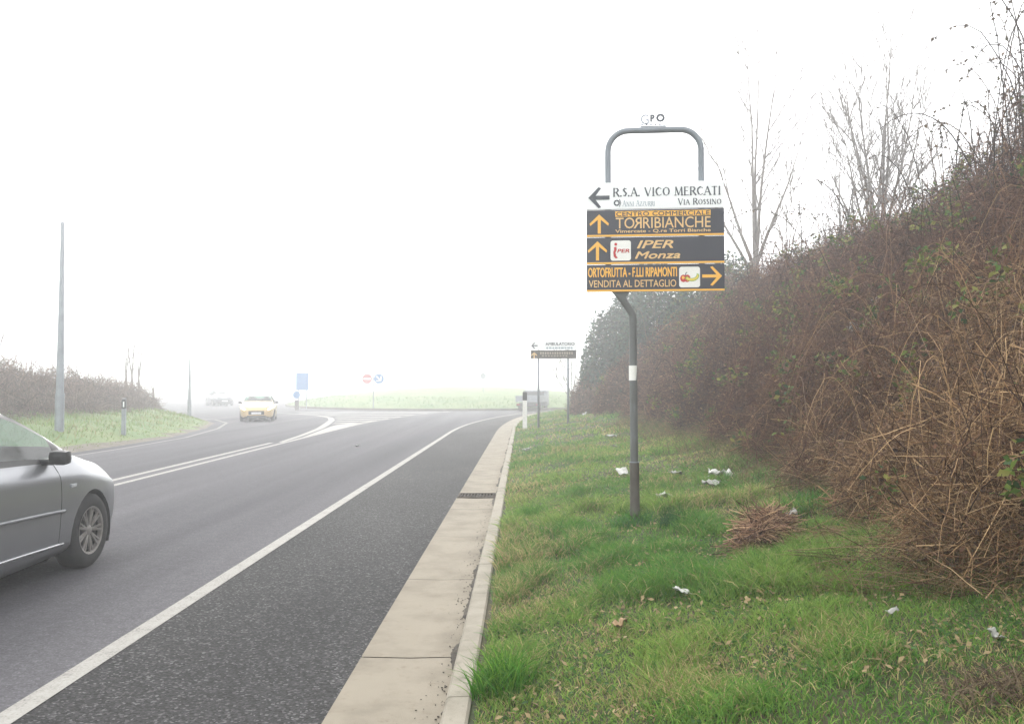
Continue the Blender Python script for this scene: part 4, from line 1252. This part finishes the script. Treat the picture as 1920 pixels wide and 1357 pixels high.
def crescent(r_in, r_out, a0, a1, y, m, ccx, ccz, n=12):
    o_ = [(ccx + r_out * math.cos(a), y, ccz + r_out * .75 * math.sin(a)) for a in np.linspace(a0, a1, n)]
    i_ = [(ccx + r_in * math.cos(a), y, ccz + .012 + r_in * .75 * math.sin(a)) for a in np.linspace(a0, a1, n)]
    b.add(o_ + i_, [(k, k + 1, n + k + 1, n + k) for k in range(n - 1)], m)
crescent(.046, .068, R(205), R(375), ey - .0018, 2, cx + .018, cz + .012)
crescent(.050, .062, R(215), R(368), ey - .0026, 3, cx + .018, cz + .012)
b.build('emblem', [M['white'], M['s_red'], M['s_green'], M['s_yellow'], M['s_ink'], M['s_orange']], p)

# ------------------------------------------------------------------ second, small double sign further on
S2Y = 27.5
w2 = 86 / F_PX * S2Y
s2x = float(at(1037.5, 655, S2Y).x)
s2 = thing('direction_sign', 'small hazy two-legged sign with a white panel over a brown one, by the grass slope', 'road sign', (s2x, S2Y, 0), R(-3))
k2 = S2Y / F_PX
s2x_ = lambda px: (px - 1037.5) * k2
s2z = lambda py: float(at(1037, py, S2Y).z)
for px in (1009.5, 1065):
    x = s2x_(px)
    zg = float(right_z(s2x + x, S2Y))
    b = MB(); b.tube([(x, .05, zg - .3), (x, .05, s2z(642))], .036, 10); b.build('post', M['galv'], s2, smooth=True)
def panel2(t0, t1, mat, label):
    b = MB(); b.box((0, 0, (s2z(t0) + s2z(t1)) / 2), (w2, .03, s2z(t0) - s2z(t1) - .012), 0, bevel=.004)
    o = b.build('sign_panel', mat, s2); o['label'] = label; return o
p = panel2(640.5, 656, M['s_white'], 'white panel with dark left arrow')
arrow(p, M['s_ink'], s2x_(1002), s2z(648), .20, R(90), .2)
b = MB(); b.text('AMBULATORIO', s2x_(1023), s2x_(1077), s2z(647.5), s2z(642), -.018, 0, .04)
for k in range(9): b.box((s2x_(1026 + k * 5.7), -.0175, s2z(652.3)), (.06 + .03 * (k % 2), .001, .06), 1)
b.build('lettering', [M['s_ink'], M['s_paleink']], p)
p = panel2(656, 672.5, M['s_brown'], 'brown panel with pale arrow pointing up')
arrow(p, M['s_pale'], s2x_(1001.5), s2z(666), .20, 0, .2)
b = MB()
for k in range(14): b.box((s2x_(1014 + k * 4.5), -.0175, s2z(662)), (.05, .001, .075), 0)
for k in range(9): b.box((s2x_(1018 + k * 5.5), -.0175, s2z(667)), (.06, .001, .04), 0)
M['s_faded'] = pm('faded_lettering', (.30, .26, .19), (.25, .21, .16), 6, .5)
b.build('lettering', M['s_faded'], p)

# ------------------------------------------------------------------ delineator posts
def delineator(label, x, y, z, h, w, refl, rz=0.0):
    t = thing('delineator_post', label, 'road post', (x, y, z), rz, 'roadside delineator posts')
    b = MB()
    def sec(zz, s=1.0):
        return [(-w * .5 * s, -.05 * s, zz), (w * .5 * s, -.05 * s, zz), (w * .32 * s, .05 * s, zz), (-w * .32 * s, .05 * s, zz)]
    zs_ = h - .30
    vs = sec(-.2, 1.05) + sec(zs_, .98)
    b.add(vs, [(0, 1, 5, 4), (1, 2, 6, 5), (2, 3, 7, 6), (3, 0, 4, 7)]); b.build('body', M['white'] if refl != 'grey' else M['galv'], t)
    b = MB(); vs = sec(zs_, 1.0) + sec(h - .03, 1.0) + [(v[0], v[1], h + (.02 if i_ > 1 else -.025)) for i_, v in enumerate(sec(h, .96))]
    b.add(vs, [(0, 1, 5, 4), (1, 2, 6, 5), (2, 3, 7, 6), (3, 0, 4, 7), (4, 5, 9, 8), (5, 6, 10, 9), (6, 7, 11, 10), (7, 4, 8, 11), (8, 9, 10, 11), (3, 2, 1, 0)]); b.build('black_cap', M['black'], t)
    b = MB(); b.box((0, -.054, h - .17), (w * .34, .006, .16)); b.build('reflector', M['s_white'] if refl == 'grey' else M['black'], t)
    return t
p = at(984, 800, 29.0)
zz = float(right_z(p.x, 29.0))
delineator('white delineator post with a black top beside the kerb, in front of the small sign', p.x, 29.0, zz, at(984, 734, 29.0).z - zz, .15, 'red')
p = at(232.5, 815, 25.2)
zz = float(left_z(p.x, 25.2))
delineator('pale grey delineator post with black band and white reflector on the bank across the road', p.x, 25.2, zz, at(232, 747, 25.2).z - zz, .12, 'grey')

# ------------------------------------------------------------------ lamp posts
def lamp_post(label, px0, py0, Y, h, r0, px_top=None):
    p = at(px0, py0, Y)
    z = float(left_z(p.x, Y))
    t = thing('lamp_post', label, 'lamp post', (p.x, Y, z), 0, 'lamp posts across the road')
    b = MB(); b.tube([(0, 0, -.3), (0, 0, 1.0), (0, 0, 1.001), (0, 0, h)], [r0 * 1.18, r0 * 1.15, r0, r0 * .45], 14); b.build('pole', M['galv'], t, smooth=True, angle=R(40))
    b = MB(); b.lathe([(.001, h + .05), (r0 * .35, h + .045), (r0 * .52, h + .01), (r0 * .52, h - .03)], 14); b.build('cap', M['galv'], t, smooth=True)
lamp_post('tall grey tapering lamp post on the bank across the road', 111, 815, 23.0, 5.6, .10)
lamp_post('hazy lamp post further away at the bend across the road', 355, 768, 44.0, 3.2, .085)

# ------------------------------------------------------------------ signs at the roundabout
def disc_mb(x, y, z, r_, m=0, th=.02, n=24):
    b = MB(); b.lathe([(0.001, -th), (r_, -th), (r_, 0), (0.001, 0)], n, 'Y', m, (x, y, z)); return b
def mound_z(x, y):
    q = math.hypot((x - IC[0]) / IRX, (y - IC[1]) / IRY)
    return float(np.interp(q, rr, hz)) if q < 1 else 0.0
Y = 60.5
p = at(700, 710, Y)
t = thing('traffic_sign', 'hazy pole with a red no-entry disc and a blue arrow disc side by side', 'road sign', (p.x, Y, mound_z(p.x, Y)), 0)
zz = p.z - mound_z(p.x, Y)
b = MB(); b.tube([(0, .05, -.3), (0, .05, zz + .35)], .04, 8); b.build('pole', M['galv'], t)
b = disc_mb(-.44, 0, zz, .36); b.box((-.44, -.022, zz), (.5, .008, .12), 1); o = b.build('round_sign', [M['hazed_red'], M['s_white']], t); o['label'] = 'red no-entry disc with white bar'
b = disc_mb(.40, 0, zz, .36)
for q in arrow_pts(.40, zz, .5, R(-135), .2): b.add([(x, -.023, z) for x, z in q], [(0, 1, 2, 3)], 1)
o = b.build('round_sign', [M['s_blue'], M['s_white']], t); o['label'] = 'blue disc with white diagonal arrow'
Y = 64.0
p = at(567, 715, Y); kx = Y / F_PX
t = thing('traffic_sign', 'hazy blue rectangular sign on two thin legs at the roundabout', 'road sign', (p.x, Y, 0), 0)
b = MB(); b.box((0, 0, p.z), (24 * kx, .04, 33 * kx), bevel=.02); b.build('sign_panel', M['s_blue'], t)
for q in (-.3, .3):
    b = MB(); b.tube([(q, .05, -.2), (q, .05, p.z + .5)], .04, 8); b.build('post', M['galv'], t)
Y = 61.0
p = at(556.5, 740, Y); kx = Y / F_PX
t = thing('traffic_bollard', 'small grey round sign on a dark bollard below the blue sign', 'bollard', (p.x, Y, 0), 0)
b = MB(); b.box((0, .05, .33), (.26, .2, .75), bevel=.04); b.build('body', M['iron'], t)
b = disc_mb(0, -.06, p.z, .26); b.build('round_sign', M['s_blue'], t)
Y = 72.0
p = at(906, 705, Y)
t = thing('traffic_sign', 'faint thin pole with a small round sign on the grass mound', 'road sign', (p.x, Y, mound_z(p.x, Y)), 0)
zz = p.z - mound_z(p.x, Y)
b = MB(); b.tube([(0, .05, -.3), (0, .05, zz + .3)], .04, 8); b.build('pole', M['galv'], t)
b = disc_mb(0, 0, zz, .26); b.build('round_sign', M['galv'], t)

# ------------------------------------------------------------------ cars
def crom(xs, ys, q):
    """smooth monotone-ish interpolation"""
    xs, ys = np.array(xs, float), np.array(ys, float)
    m = np.gradient(ys, xs)
    q = np.clip(q, xs[0], xs[-1])
    i = np.clip(np.searchsorted(xs, q) - 1, 0, len(xs) - 2)
    h = xs[i + 1] - xs[i]; t = (q - xs[i]) / h
    return ((2 * t ** 3 - 3 * t ** 2 + 1) * ys[i] + (t ** 3 - 2 * t ** 2 + t) * h * m[i] + (-2 * t ** 3 + 3 * t ** 2) * ys[i + 1] + (t ** 3 - t ** 2) * h * m[i + 1])

def build_car(name, label, paint, loc, heading, lights_on=False, ns=112, group=None, cat='car'):
    L, AX1, AX2, WR, AR = 4.66, 0.92, 3.66, 0.318, 0.355
    t = thing(name, label, cat, loc, heading, group)
    S = np.linspace(0, L, ns)
    w = crom([0, .07, .22, .5, .9, 2, 3.6, 4.2, 4.5, L], [.50, .63, .745, .845, .90, .91, .905, .865, .79, .62], S)
    zb_ = crom([0, .2, .6, 4.0, 4.4, L], [.27, .21, .19, .19, .24, .34], S)
    zm = crom([0, .5, 1, 4, L], [.48, .58, .62, .66, .62], S)
    zsh = crom([0, .12, .4, .75, 1.05, 1.5, 2.2, 3, 3.8, 4.3, 4.55, L], [.60, .68, .78, .855, .915, .945, .965, .985, 1.0, .985, .93, .82], S)
    ztop = crom([0, .1, .3, .6, .85, 1.08, 1.45, 1.85, 2.25, 2.7, 3.2, 3.6, 4.0, 4.3, 4.55, L], [.625, .715, .81, .90, .965, 1.02, 1.235, 1.41, 1.468, 1.475, 1.41, 1.27, 1.10, 1.06, .99, .86], S)
    ztk = crom([0, .3, .75, 1.06, 1.45, 1.85, 2.3, 2.7, 3.2, 3.6, 4.0, 4.3, 4.55, L], [.615, .80, .92, .99, 1.195, 1.36, 1.41, 1.415, 1.37, 1.22, 1.05, 1.02, .96, .84], S)
    wt = crom([0, .3, .75, 1.06, 1.45, 1.85, 2.7, 3.3, 3.7, 4.05, 4.4, L], [.46, .62, .70, .755, .69, .625, .60, .595, .635, .70, .66, .5], S)
    segs = (2, 3, 6, 3, 4, 6, 4, 4)
    ring_n = sum(segs) + 1
    kidx = np.concatenate([[0], np.cumsum(segs)])
    half = np.zeros((ns, ring_n, 2))
    for i in range(ns):
        kp = np.array([(0, zb_[i]), (w[i] * .82, zb_[i]), (w[i] - .03, zb_[i] + .10), (w[i], zm[i]), (w[i] - .014, zm[i] + .62 * (zsh[i] - zm[i])), (w[i] - .085, zsh[i]), (min(wt[i], w[i] - .11), ztk[i]), (wt[i] * .55, ztk[i] + .78 * (ztop[i] - ztk[i])), (0, ztop[i])])
        kk = np.vstack([2 * kp[0] - kp[1], kp, (-kp[7][0], kp[7][1])])
        j = 0
        for s_, c_ in enumerate(segs):
            p0, p1, p2, p3 = kk[s_], kk[s_ + 1], kk[s_ + 2], kk[s_ + 3]
            for q in range(c_):
                u = q / c_
                tens = .30 if s_ in (1, 2, 3, 4, 5) else .5
                m1, m2 = (p2 - p0) * tens, (p3 - p1) * tens
                m1 = m1 * min(1, np.linalg.norm(p2 - p1) / (np.linalg.norm(p2 - p0) * .5 + 1e-6)); m2 = m2 * min(1, np.linalg.norm(p2 - p1) / (np.linalg.norm(p3 - p1) * .5 + 1e-6))
                half[i, j] = (2 * u ** 3 - 3 * u ** 2 + 1) * p1 + (u ** 3 - 2 * u ** 2 + u) * m1 + (-2 * u ** 3 + 3 * u ** 2) * p2 + (u ** 3 - u ** 2) * m2
                j += 1
        half[i, ring_n - 1] = kp[8]
    # crease under the shoulder and a flatter flank
    Xl = L / 2 - S
    verts = {}
    groups = {'body': [], 'trim': [], 'fw': [], 'rw': [], 'wind': [], 'rear': [], 'head': [], 'tail': []}
    for side in (-1, 1):
        for i in range(ns):
            for j in range(ring_n):
                verts[(side, i, j)] = Vector((Xl[i], side * half[i, j, 0], half[i, j, 1]))
    def zone(i, j):
        s = (S[i] + S[i + 1]) / 2
        if kidx[5] <= j < kidx[6]:
            jj = j - kidx[5]
            if 1.26 < s < 3.72:
                if jj in (1, 2, 3, 4):
                    if 2.50 < s < 2.60: return 'trim'
                    if s < 1.40 or s > 3.60: return 'trim'
                    return 'fw' if s < 2.55 else 'rw'
                if jj == 0: return 'trim'
                if jj == 5 and 1.40 < s < 3.62: return 'trim'
        if j >= kidx[6] + 1 or (j >= kidx[6] and 1.22 < s < 1.8):
            if 1.16 < s < 1.88: return 'wind'
            if 3.28 < s < 3.92: return 'rear'
        if kidx[5] - 3 <= j < kidx[5] + 1 and .10 < s < .56: return 'head'
        if kidx[5] - 4 <= j < kidx[5] + 1 and 4.30 < s < 4.60: return 'tail'
        return 'body'
    axles = (L / 2 - AX1, L / 2 - AX2)
    def in_arch(v):
        return any((v.x - a) ** 2 + (v.z - WR) ** 2 < AR ** 2 for a in axles)
    def to_arch(v):
        for a in axles:
            d_ = Vector((v.x - a, 0, v.z - WR))
            if d_.length < AR:
                d_ = d_.normalized() * AR
                return Vector((a + d_.x, v.y, WR + d_.z))
        return v
    bb, parts_ = MB(), {}
    def face_c(side, i, j):
        return (verts[(side, i, j)] + verts[(side, i + 1, j)] + verts[(side, i + 1, j + 1)] + verts[(side, i, j + 1)]) / 4
    gone = set()
    for i in range(ns - 1):
        for j in range(kidx[5]):
            c = face_c(1, i, j)
            if abs(c.y) > .5 and in_arch(c): gone.add((i, j))
    rimv = {v for (i, j) in gone for v in ((i, j), (i + 1, j), (i + 1, j + 1), (i, j + 1))}
    for side in (-1, 1):
        for (i, j) in rimv:
            v = verts[(side, i, j)]
            a = min(axles, key=lambda q_: abs(v.x - q_))
            d_ = Vector((v.x - a, 0, v.z - WR))
            if d_.length > .05:
                d_ = d_.normalized() * AR
                verts[(side, i, j)] = Vector((a + d_.x, v.y, WR + d_.z))
    for side in (-1, 1):
        for i in range(ns - 1):
            for j in range(ring_n - 1):
                q = [verts[(side, i, j)], verts[(side, i + 1, j)], verts[(side, i + 1, j + 1)], verts[(side, i, j + 1)]]
                if side == 1: q = q[::-1]
                c = sum(q, Vector()) / 4
                if (i, j) in gone: continue
                z_ = zone(i, j)
                if j < 3 and z_ == 'body': z_ = 'under'
                key = z_ if z_ in ('body', 'trim', 'under') else (z_, side if z_ not in ('wind', 'rear') else 0)
                if key in ('body', 'trim', 'under'):
                    bb.add(q, [(0, 1, 2, 3)], {'body': 0, 'trim': 1, 'under': 1}[key])
                else:
                    parts_.setdefault(key, MB()).add(q, [(0, 1, 2, 3)])
    for i in (0, ns - 1):
        lp_ = [verts[(-1, i, j)] for j in range(ring_n)] + [verts[(1, i, j)] for j in range(ring_n - 2, 0, -1)]
        bb.add(lp_, [tuple(range(len(lp_))) if i == 0 else tuple(reversed(range(len(lp_))))], 0)
    # wheel housings
    for a in axles:
        for side in (-1, 1):
            vs, fs, n_ = [], [], 20
            for k in range(n_ + 1):
                an = R(-25) + R(230) * k / n_
                for y_ in (.88, .52):
                    vs.append((a + AR * math.cos(an), side * y_, WR + AR * math.sin(an)))
            for k in range(n_): fs.append((2 * k, 2 * k + 1, 2 * k + 3, 2 * k + 2))
            vs.append((a, side * .52, WR)); c_ = len(vs) - 1
            for k in range(n_): fs.append((2 * k + 1, 2 * k + 3, c_))
            bb.add(vs, fs, 1)
    def merge(o, dist=.0005):
        import bmesh
        bm = bmesh.new(); bm.from_mesh(o.data)
        bmesh.ops.remove_doubles(bm, verts=bm.verts[:], dist=dist)
        bmesh.ops.recalc_face_normals(bm, faces=bm.faces[:])
        bm.to_mesh(o.data); bm.free()
        o.data.polygons.foreach_set('use_smooth', [True] * len(o.data.polygons))
        o.data.set_sharp_from_angle(angle=R(38)); o.data.update()
    o = bb.build('body', [paint, M['black']], t); merge(o)
    nm = {'fw': ('side_window', M['glass']), 'rw': ('side_window', M['glass']), 'wind': ('windscreen', M['glass']), 'rear': ('rear_window', M['glass']),
          'head': ('headlight', M['lamp_on'] if lights_on else M['lampbody']), 'tail': ('tail_light', M['tail'])}
    for (k_, sd), mb in parts_.items():
        o = mb.build(nm[k_][0], nm[k_][1], t); merge(o)
    # cabin: floor, seats, dashboard
    b = MB()
    b.box((-.15, 0, .52), (2.9, 1.45, .08)); b.box((.78, 0, .86), (.42, 1.4, .16), bevel=.05)
    for y_ in (-.37, .37):
        b.box((-.05, y_, .66), (.5, .5, .16), bevel=.05); b.box((-.36, y_, .95), (.14, .48, .55), bevel=.06, rot=Matrix.Rotation(-.2, 3, 'Y')); b.box((-.47, y_, 1.23), (.10, .26, .16), bevel=.04)
    b.box((-1.1, 0, .66), (.5, 1.3, .16), bevel=.05); b.box((-1.4, 0, .92), (.14, 1.3, .5), bevel=.06)
    b.tube([(.50 + .07 * math.cos(a), .37 + .18 * math.sin(a), 1.0 + .17 * math.cos(a)) for a in np.linspace(0, 6.28, 20)], .014, 6)
    b.build('interior', M['interior'], t)
    # wheels
    for a in axles:
        for side in (-1, 1):
            we = MB()
            prof = [(.205, .10), (.25, .108), (.295, .10), (.315, .08), (WR, .05), (WR, -.05), (.315, -.08), (.295, -.10), (.25, -.108), (.205, -.10)]
            we.lathe([(r_, h_ * .95) for r_, h_ in prof], 40, 'Y')
            wo = we.build('wheel', M['rubber'], t, smooth=True, loc=(a, side * .79, WR))
            rb = MB()
            rb.lathe([(.205, .09 * side), (.212, .095 * side), (.195, .085 * side), (.185, .04 * side), (.06, .035 * side), (.001, .035 * side)], 32, 'Y', 1)
            for k in range(9):
                an = 2 * math.pi * k / 9
                c_, s_ = math.cos(an), math.sin(an)
                for dq in (-.11, .11):
                    p1_ = (.045 * c_, .070 * side, .045 * s_); p2_ = (.195 * math.cos(an + dq), .082 * side, .195 * math.sin(an + dq))
                    rb.tube([p1_, p2_], [.015, .010], 5, 0)
            rb.lathe([(.001, .086 * side), (.035, .084 * side), (.05, .070 * side), (.05, .04 * side)], 20, 'Y', 0)
            rb.lathe([(.207, .098 * side), (.190, .092 * side), (.186, .06 * side)], 32, 'Y', 0)
            rb.build('rim', [M['rim'], M['black']], wo, smooth=True, angle=R(40))
    def flank(s, zq):
        i = int(np.argmin(abs(S - s)))
        return float(np.interp(zq, half[i, kidx[1]:kidx[5] + 1, 1], half[i, kidx[1]:kidx[5] + 1, 0]))
    for side in (-1, 1):
        # mirror
        b = MB(); b.box((L / 2 - 1.58, side * .965, 1.0), (.11, .16, .12), bevel=.05); b.box((L / 2 - 1.56, side * .87, .965), (.11, .12, .05), bevel=.02)
        b.build('door_mirror', M['black'] if not lights_on else M['black'], t)
        # rubbing strip, and a bright tube standing in for the sill's highlight
        for (s0, s1, z0_, z1_, r_, mt_, nm_) in ((1.42, 3.25, .555, .60, .014, M['strip'], 'rubbing_strip'), (1.40, 3.28, .285, .30, .011, M['sill_shine'], 'sill_highlight')):
            b = MB()
            ss = np.linspace(s0, s1, 24)
            b.tube([(L / 2 - s, side * (flank(s, np.interp(s, [s0, s1], [z0_, z1_])) + .004), np.interp(s, [s0, s1], [z0_, z1_])) for s in ss], [r_] * 24, 6)
            b.build(nm_, mt_, t, smooth=True)
        for s in (2.42, 3.42):
            b = MB(); y_ = flank(s, .84)
            b.box((L / 2 - s, side * (y_ + .022), .84), (.20, .022, .035), bevel=.009); b.box((L / 2 - s, side * (y_ + .006), .84), (.14, .024, .018))
            b.build('door_handle', paint, t)
        for s in (1.46, 2.56, 3.45):
            b = MB(); zs_ = np.linspace(.30, .93, 14)
            b.tube([(L / 2 - s, side * (flank(s, z_) - .0015), z_) for z_ in zs_], .0045, 4)
            b.build('door_seam', M['black'], t)
        b = MB(); b.box((L / 2 - 1.28, side * (flank(1.28, .74) + .003), .745), (.085, .012, .03), bevel=.005); b.build('side_indicator', M['lampbody'], t)
    b = MB(); b.box((L / 2 + .004, 0, .47), (.03, .80, .20), bevel=.012); b.build('grille', M['black'], t)
    b = MB(); b.box((L / 2 - .02, 0, .29), (.05, .95, .08), bevel=.012); b.build('lower_grille', M['black'], t)
    b = MB(); b.box((L / 2 + .028, 0, .45), (.012, .50, .11), bevel=.003); b.build('number_plate', M['plate'], t)
    b = MB(); b.box((-L / 2 - .006, 0, .70), (.012, .50, .11), bevel=.003); b.build('number_plate', M['plate'], t)
    return t
M['strip'] = pm('grey_strip', (.22, .225, .24), (.19, .195, .21), 9, .35, metallic=.3)
M['sill_shine'] = pm('sill_shine_metal', (.55, .56, .58), (.48, .49, .51), 9, .2, metallic=.8)  # bright metal that imitates the highlight along the sill
silver = pm('silver_grey_paint', (.28, .287, .305), (.255, .262, .28), 1.5, .36, metallic=.7, coat=.35)
cream = paint_mat('pale_yellow_paint', (.64, .45, .20), .1)
navy = paint_mat('dark_grey_paint', (.07, .07, .085), .2)
HD = R(90 - 1.0)
build_car('silver_car', 'silver grey car driving past in the near lane, cut by the left edge', silver, (-4.58, 7.5 - (4.66 / 2 - .92), 0.0), HD)
p = ground(458, 791)
build_car('oncoming_car', 'pale yellow car with both headlights lit coming out of the fog', cream, (p.x, p.y + 2.3, 0), R(-90 + 13), lights_on=True, ns=60).scale = (.88, .88, .88)
p = ground(384, 766)
build_car('distant_car', 'faint dark car in the fog behind the lit oncoming car', navy, (p.x - 3.0, p.y + 12.0, 0), R(-90 + 30), ns=50)

# small flatbed lorry driving away beyond the delineator
p = at(990, 771, 58.0)
tk = thing('flatbed_truck', 'hazy flatbed lorry driving away behind the white delineator post', 'lorry', (p.x, 58.0, 0), R(-10))
b = MB(); b.box((0, 1.9, .83), (2.0, 3.9, .10)); b.build('load_bed', M['galv'], tk)
b = MB()
for x in (-.97, .97): b.box((x, 1.9, 1.10), (.05, 3.9, .42))
b.box((0, -.03, 1.10), (1.98, .05, .42)); b.build('side_boards', M['galv'], tk)
b = MB(); b.box((0, 4.75, 1.08), (1.9, 1.5, 1.45), 0, bevel=.12); b.box((0, 3.99, 1.50), (1.5, .02, .34), 1); b.build('cab', [M['galv'], M['black']], tk)
b = MB(); b.box((0, 2.2, .62), (.9, 5.2, .22)); b.box((0, .05, .52), (1.85, .12, .22)); b.build('chassis', M['black'], tk)
for x in (-.78, .78):
    for y in (.95, 4.6):
        b = MB(); b.lathe([(.001, -.12), (.26, -.12), (.36, -.09), (.36, .09), (.26, .12), (.001, .12)], 24, 'Z')
        o = b.build('wheel', M['rubber'], tk, smooth=True, loc=(x, y, .36)); o.rotation_euler = (0, R(90), 0)
    b = MB(); b.box((x, -.02, .56), (.26, .03, .12)); b.build('tail_light', M['tail'], tk)

tk.scale = (.86, .86, .80)
# ------------------------------------------------------------------ litter
def litter(name, label, cat, px, py, size, mat, seed, flat=.35, group='scraps of litter in the grass', loc=None):
    r_ = np.random.RandomState(seed)
    p = loc or hit(px, py)
    n_ = 7
    V = []
    for i_ in range(n_):
        for j in range(n_):
            u, v = i_ / (n_ - 1) - .5, j / (n_ - 1) - .5
            z = (float(fbm(u * 3 + seed, v * 3 + 2 * seed)) - .35) * 1.9 * flat + (float(vnoise(u * 7 + 3 * seed, v * 7)) - .5) * .35
            e = 1 + .35 * (float(vnoise(u * 2.2 + 9 * seed, v * 2.2)) - .5)
            V.append((u * size * 1.5 * e, v * size * e, z * size + .02))
    Q = [(a * n_ + c, (a + 1) * n_ + c, (a + 1) * n_ + c + 1, a * n_ + c + 1) for a in range(n_ - 1) for c in range(n_ - 1)]
    o = np_mesh(name, np.array(V), np.array(Q), None, mat)
    so = o.modifiers.new('thickness', 'SOLIDIFY'); so.thickness = .002
    o.location = p + Vector((0, 0, .035)); o.rotation_euler = (r_.uniform(-.4, .4), r_.uniform(-.3, .3), r_.uniform(0, 3))
    tag(o, label, cat, group)
M['paper_grey'] = pm('grey_scrap', (.36, .36, .33), (.24, .24, .21), 14, .8)
litter('paper_scrap', 'white paper scrap left of the pole, highest up the grass', 'litter', 1147, 822, .13, M['paper'], 1)
litter('paper_scrap', 'tiny white scrap just below the highest one left of the pole', 'litter', 1152, 842, .10, M['paper'], 12)
litter('paper_scrap', 'flat white carton touching the left side of the pole', 'litter', 1167, 891, .15, M['paper'], 2, .15)
litter('paper_scrap', 'crumpled grey-white scrap right of the pole, left of the white bag', 'litter', 1266, 896, .12, M['paper_grey'], 3)
litter('plastic_bag', 'torn white plastic bag in front of the brambles, largest of the litter', 'litter', 1350, 903, .19, M['paper'], 4, .8)
litter('paper_scrap', 'pale grey lower half of the torn bag litter', 'litter', 1335, 917, .12, M['paper_grey'], 14, .5)
litter('paper_scrap', 'white scrap just right of the pole foot', 'litter', 1245, 939, .10, M['paper'], 5, .5)
litter('paper_scrap', 'white scrap lying alone in the lower turf', 'litter', 1278, 1126, .06, M['paper'], 6, .4)
litter('dry_leaf', 'curled tan dry leaf on the lower turf', 'dry leaf', 1167, 1188, .07, M['leafbrown'], 7, .6, None)
litter('paper_scrap', 'tiny white scrap by the far end of the kerb', 'litter', 987, 848, .11, M['paper'], 8)
litter('paper_scrap', 'pale scrap beside the dead grass clump', 'litter', 1487, 978, .09, M['paper_grey'], 9, .6)
litter('paper_scrap', 'greyish scrap near the right edge of the turf', 'litter', 1862, 1213, .04, M['paper_grey'], 10, .5)
litter('paper_scrap', 'white scrap at the foot of the bramble slope by the far grass', 'litter', 1096, 779, .15, M['paper'], 11, .5)
litter('paper_scrap', 'greenish white scrap low in the turf at the right', 'litter', 1675, 1165, .035, M['paper_grey'], 15, .5)
def in_bush(px, py, Y): return at(px, py, Y)
litter('plastic_scrap', 'white plastic caught in the middle of the brambles', 'litter', 0, 0, .13, M['paper'], 20, .8, 'scraps caught in the brambles', in_bush(1605, 625, 10.6))
litter('plastic_scrap', 'white plastic caught higher in the brambles, upper of the two', 'litter', 0, 0, .12, M['paper'], 22, .9, 'scraps caught in the brambles', in_bush(1645, 577, 11.2))
litter('road_scrap', 'tiny white scrap lying on the near traffic lane', 'litter', 0, 0, .09, M['paper'], 23, .12, None, ground(671, 839, -.033))

# ------------------------------------------------------------------ haze
hz_m = bpy.data.materials.new('haze_air')
hz_m.use_nodes = True
hn, hl = hz_m.node_tree.nodes, hz_m.node_tree.links
hn.clear()
ho = hn.new('ShaderNodeOutputMaterial'); hv = hn.new('ShaderNodeVolumePrincipled')
hv.inputs['Color'].default_value = (0.97, 0.985, 1.0, 1)
hv.inputs['Density'].default_value = HAZE_DENSITY
hv.inputs['Anisotropy'].default_value = 0.6
hl.new(hv.outputs[0], ho.inputs['Volume'])
b = MB(); b.box((0, 230, 7.0), (830, 610, 17.0))
tag(b.build('haze', hz_m), kind='stuff')
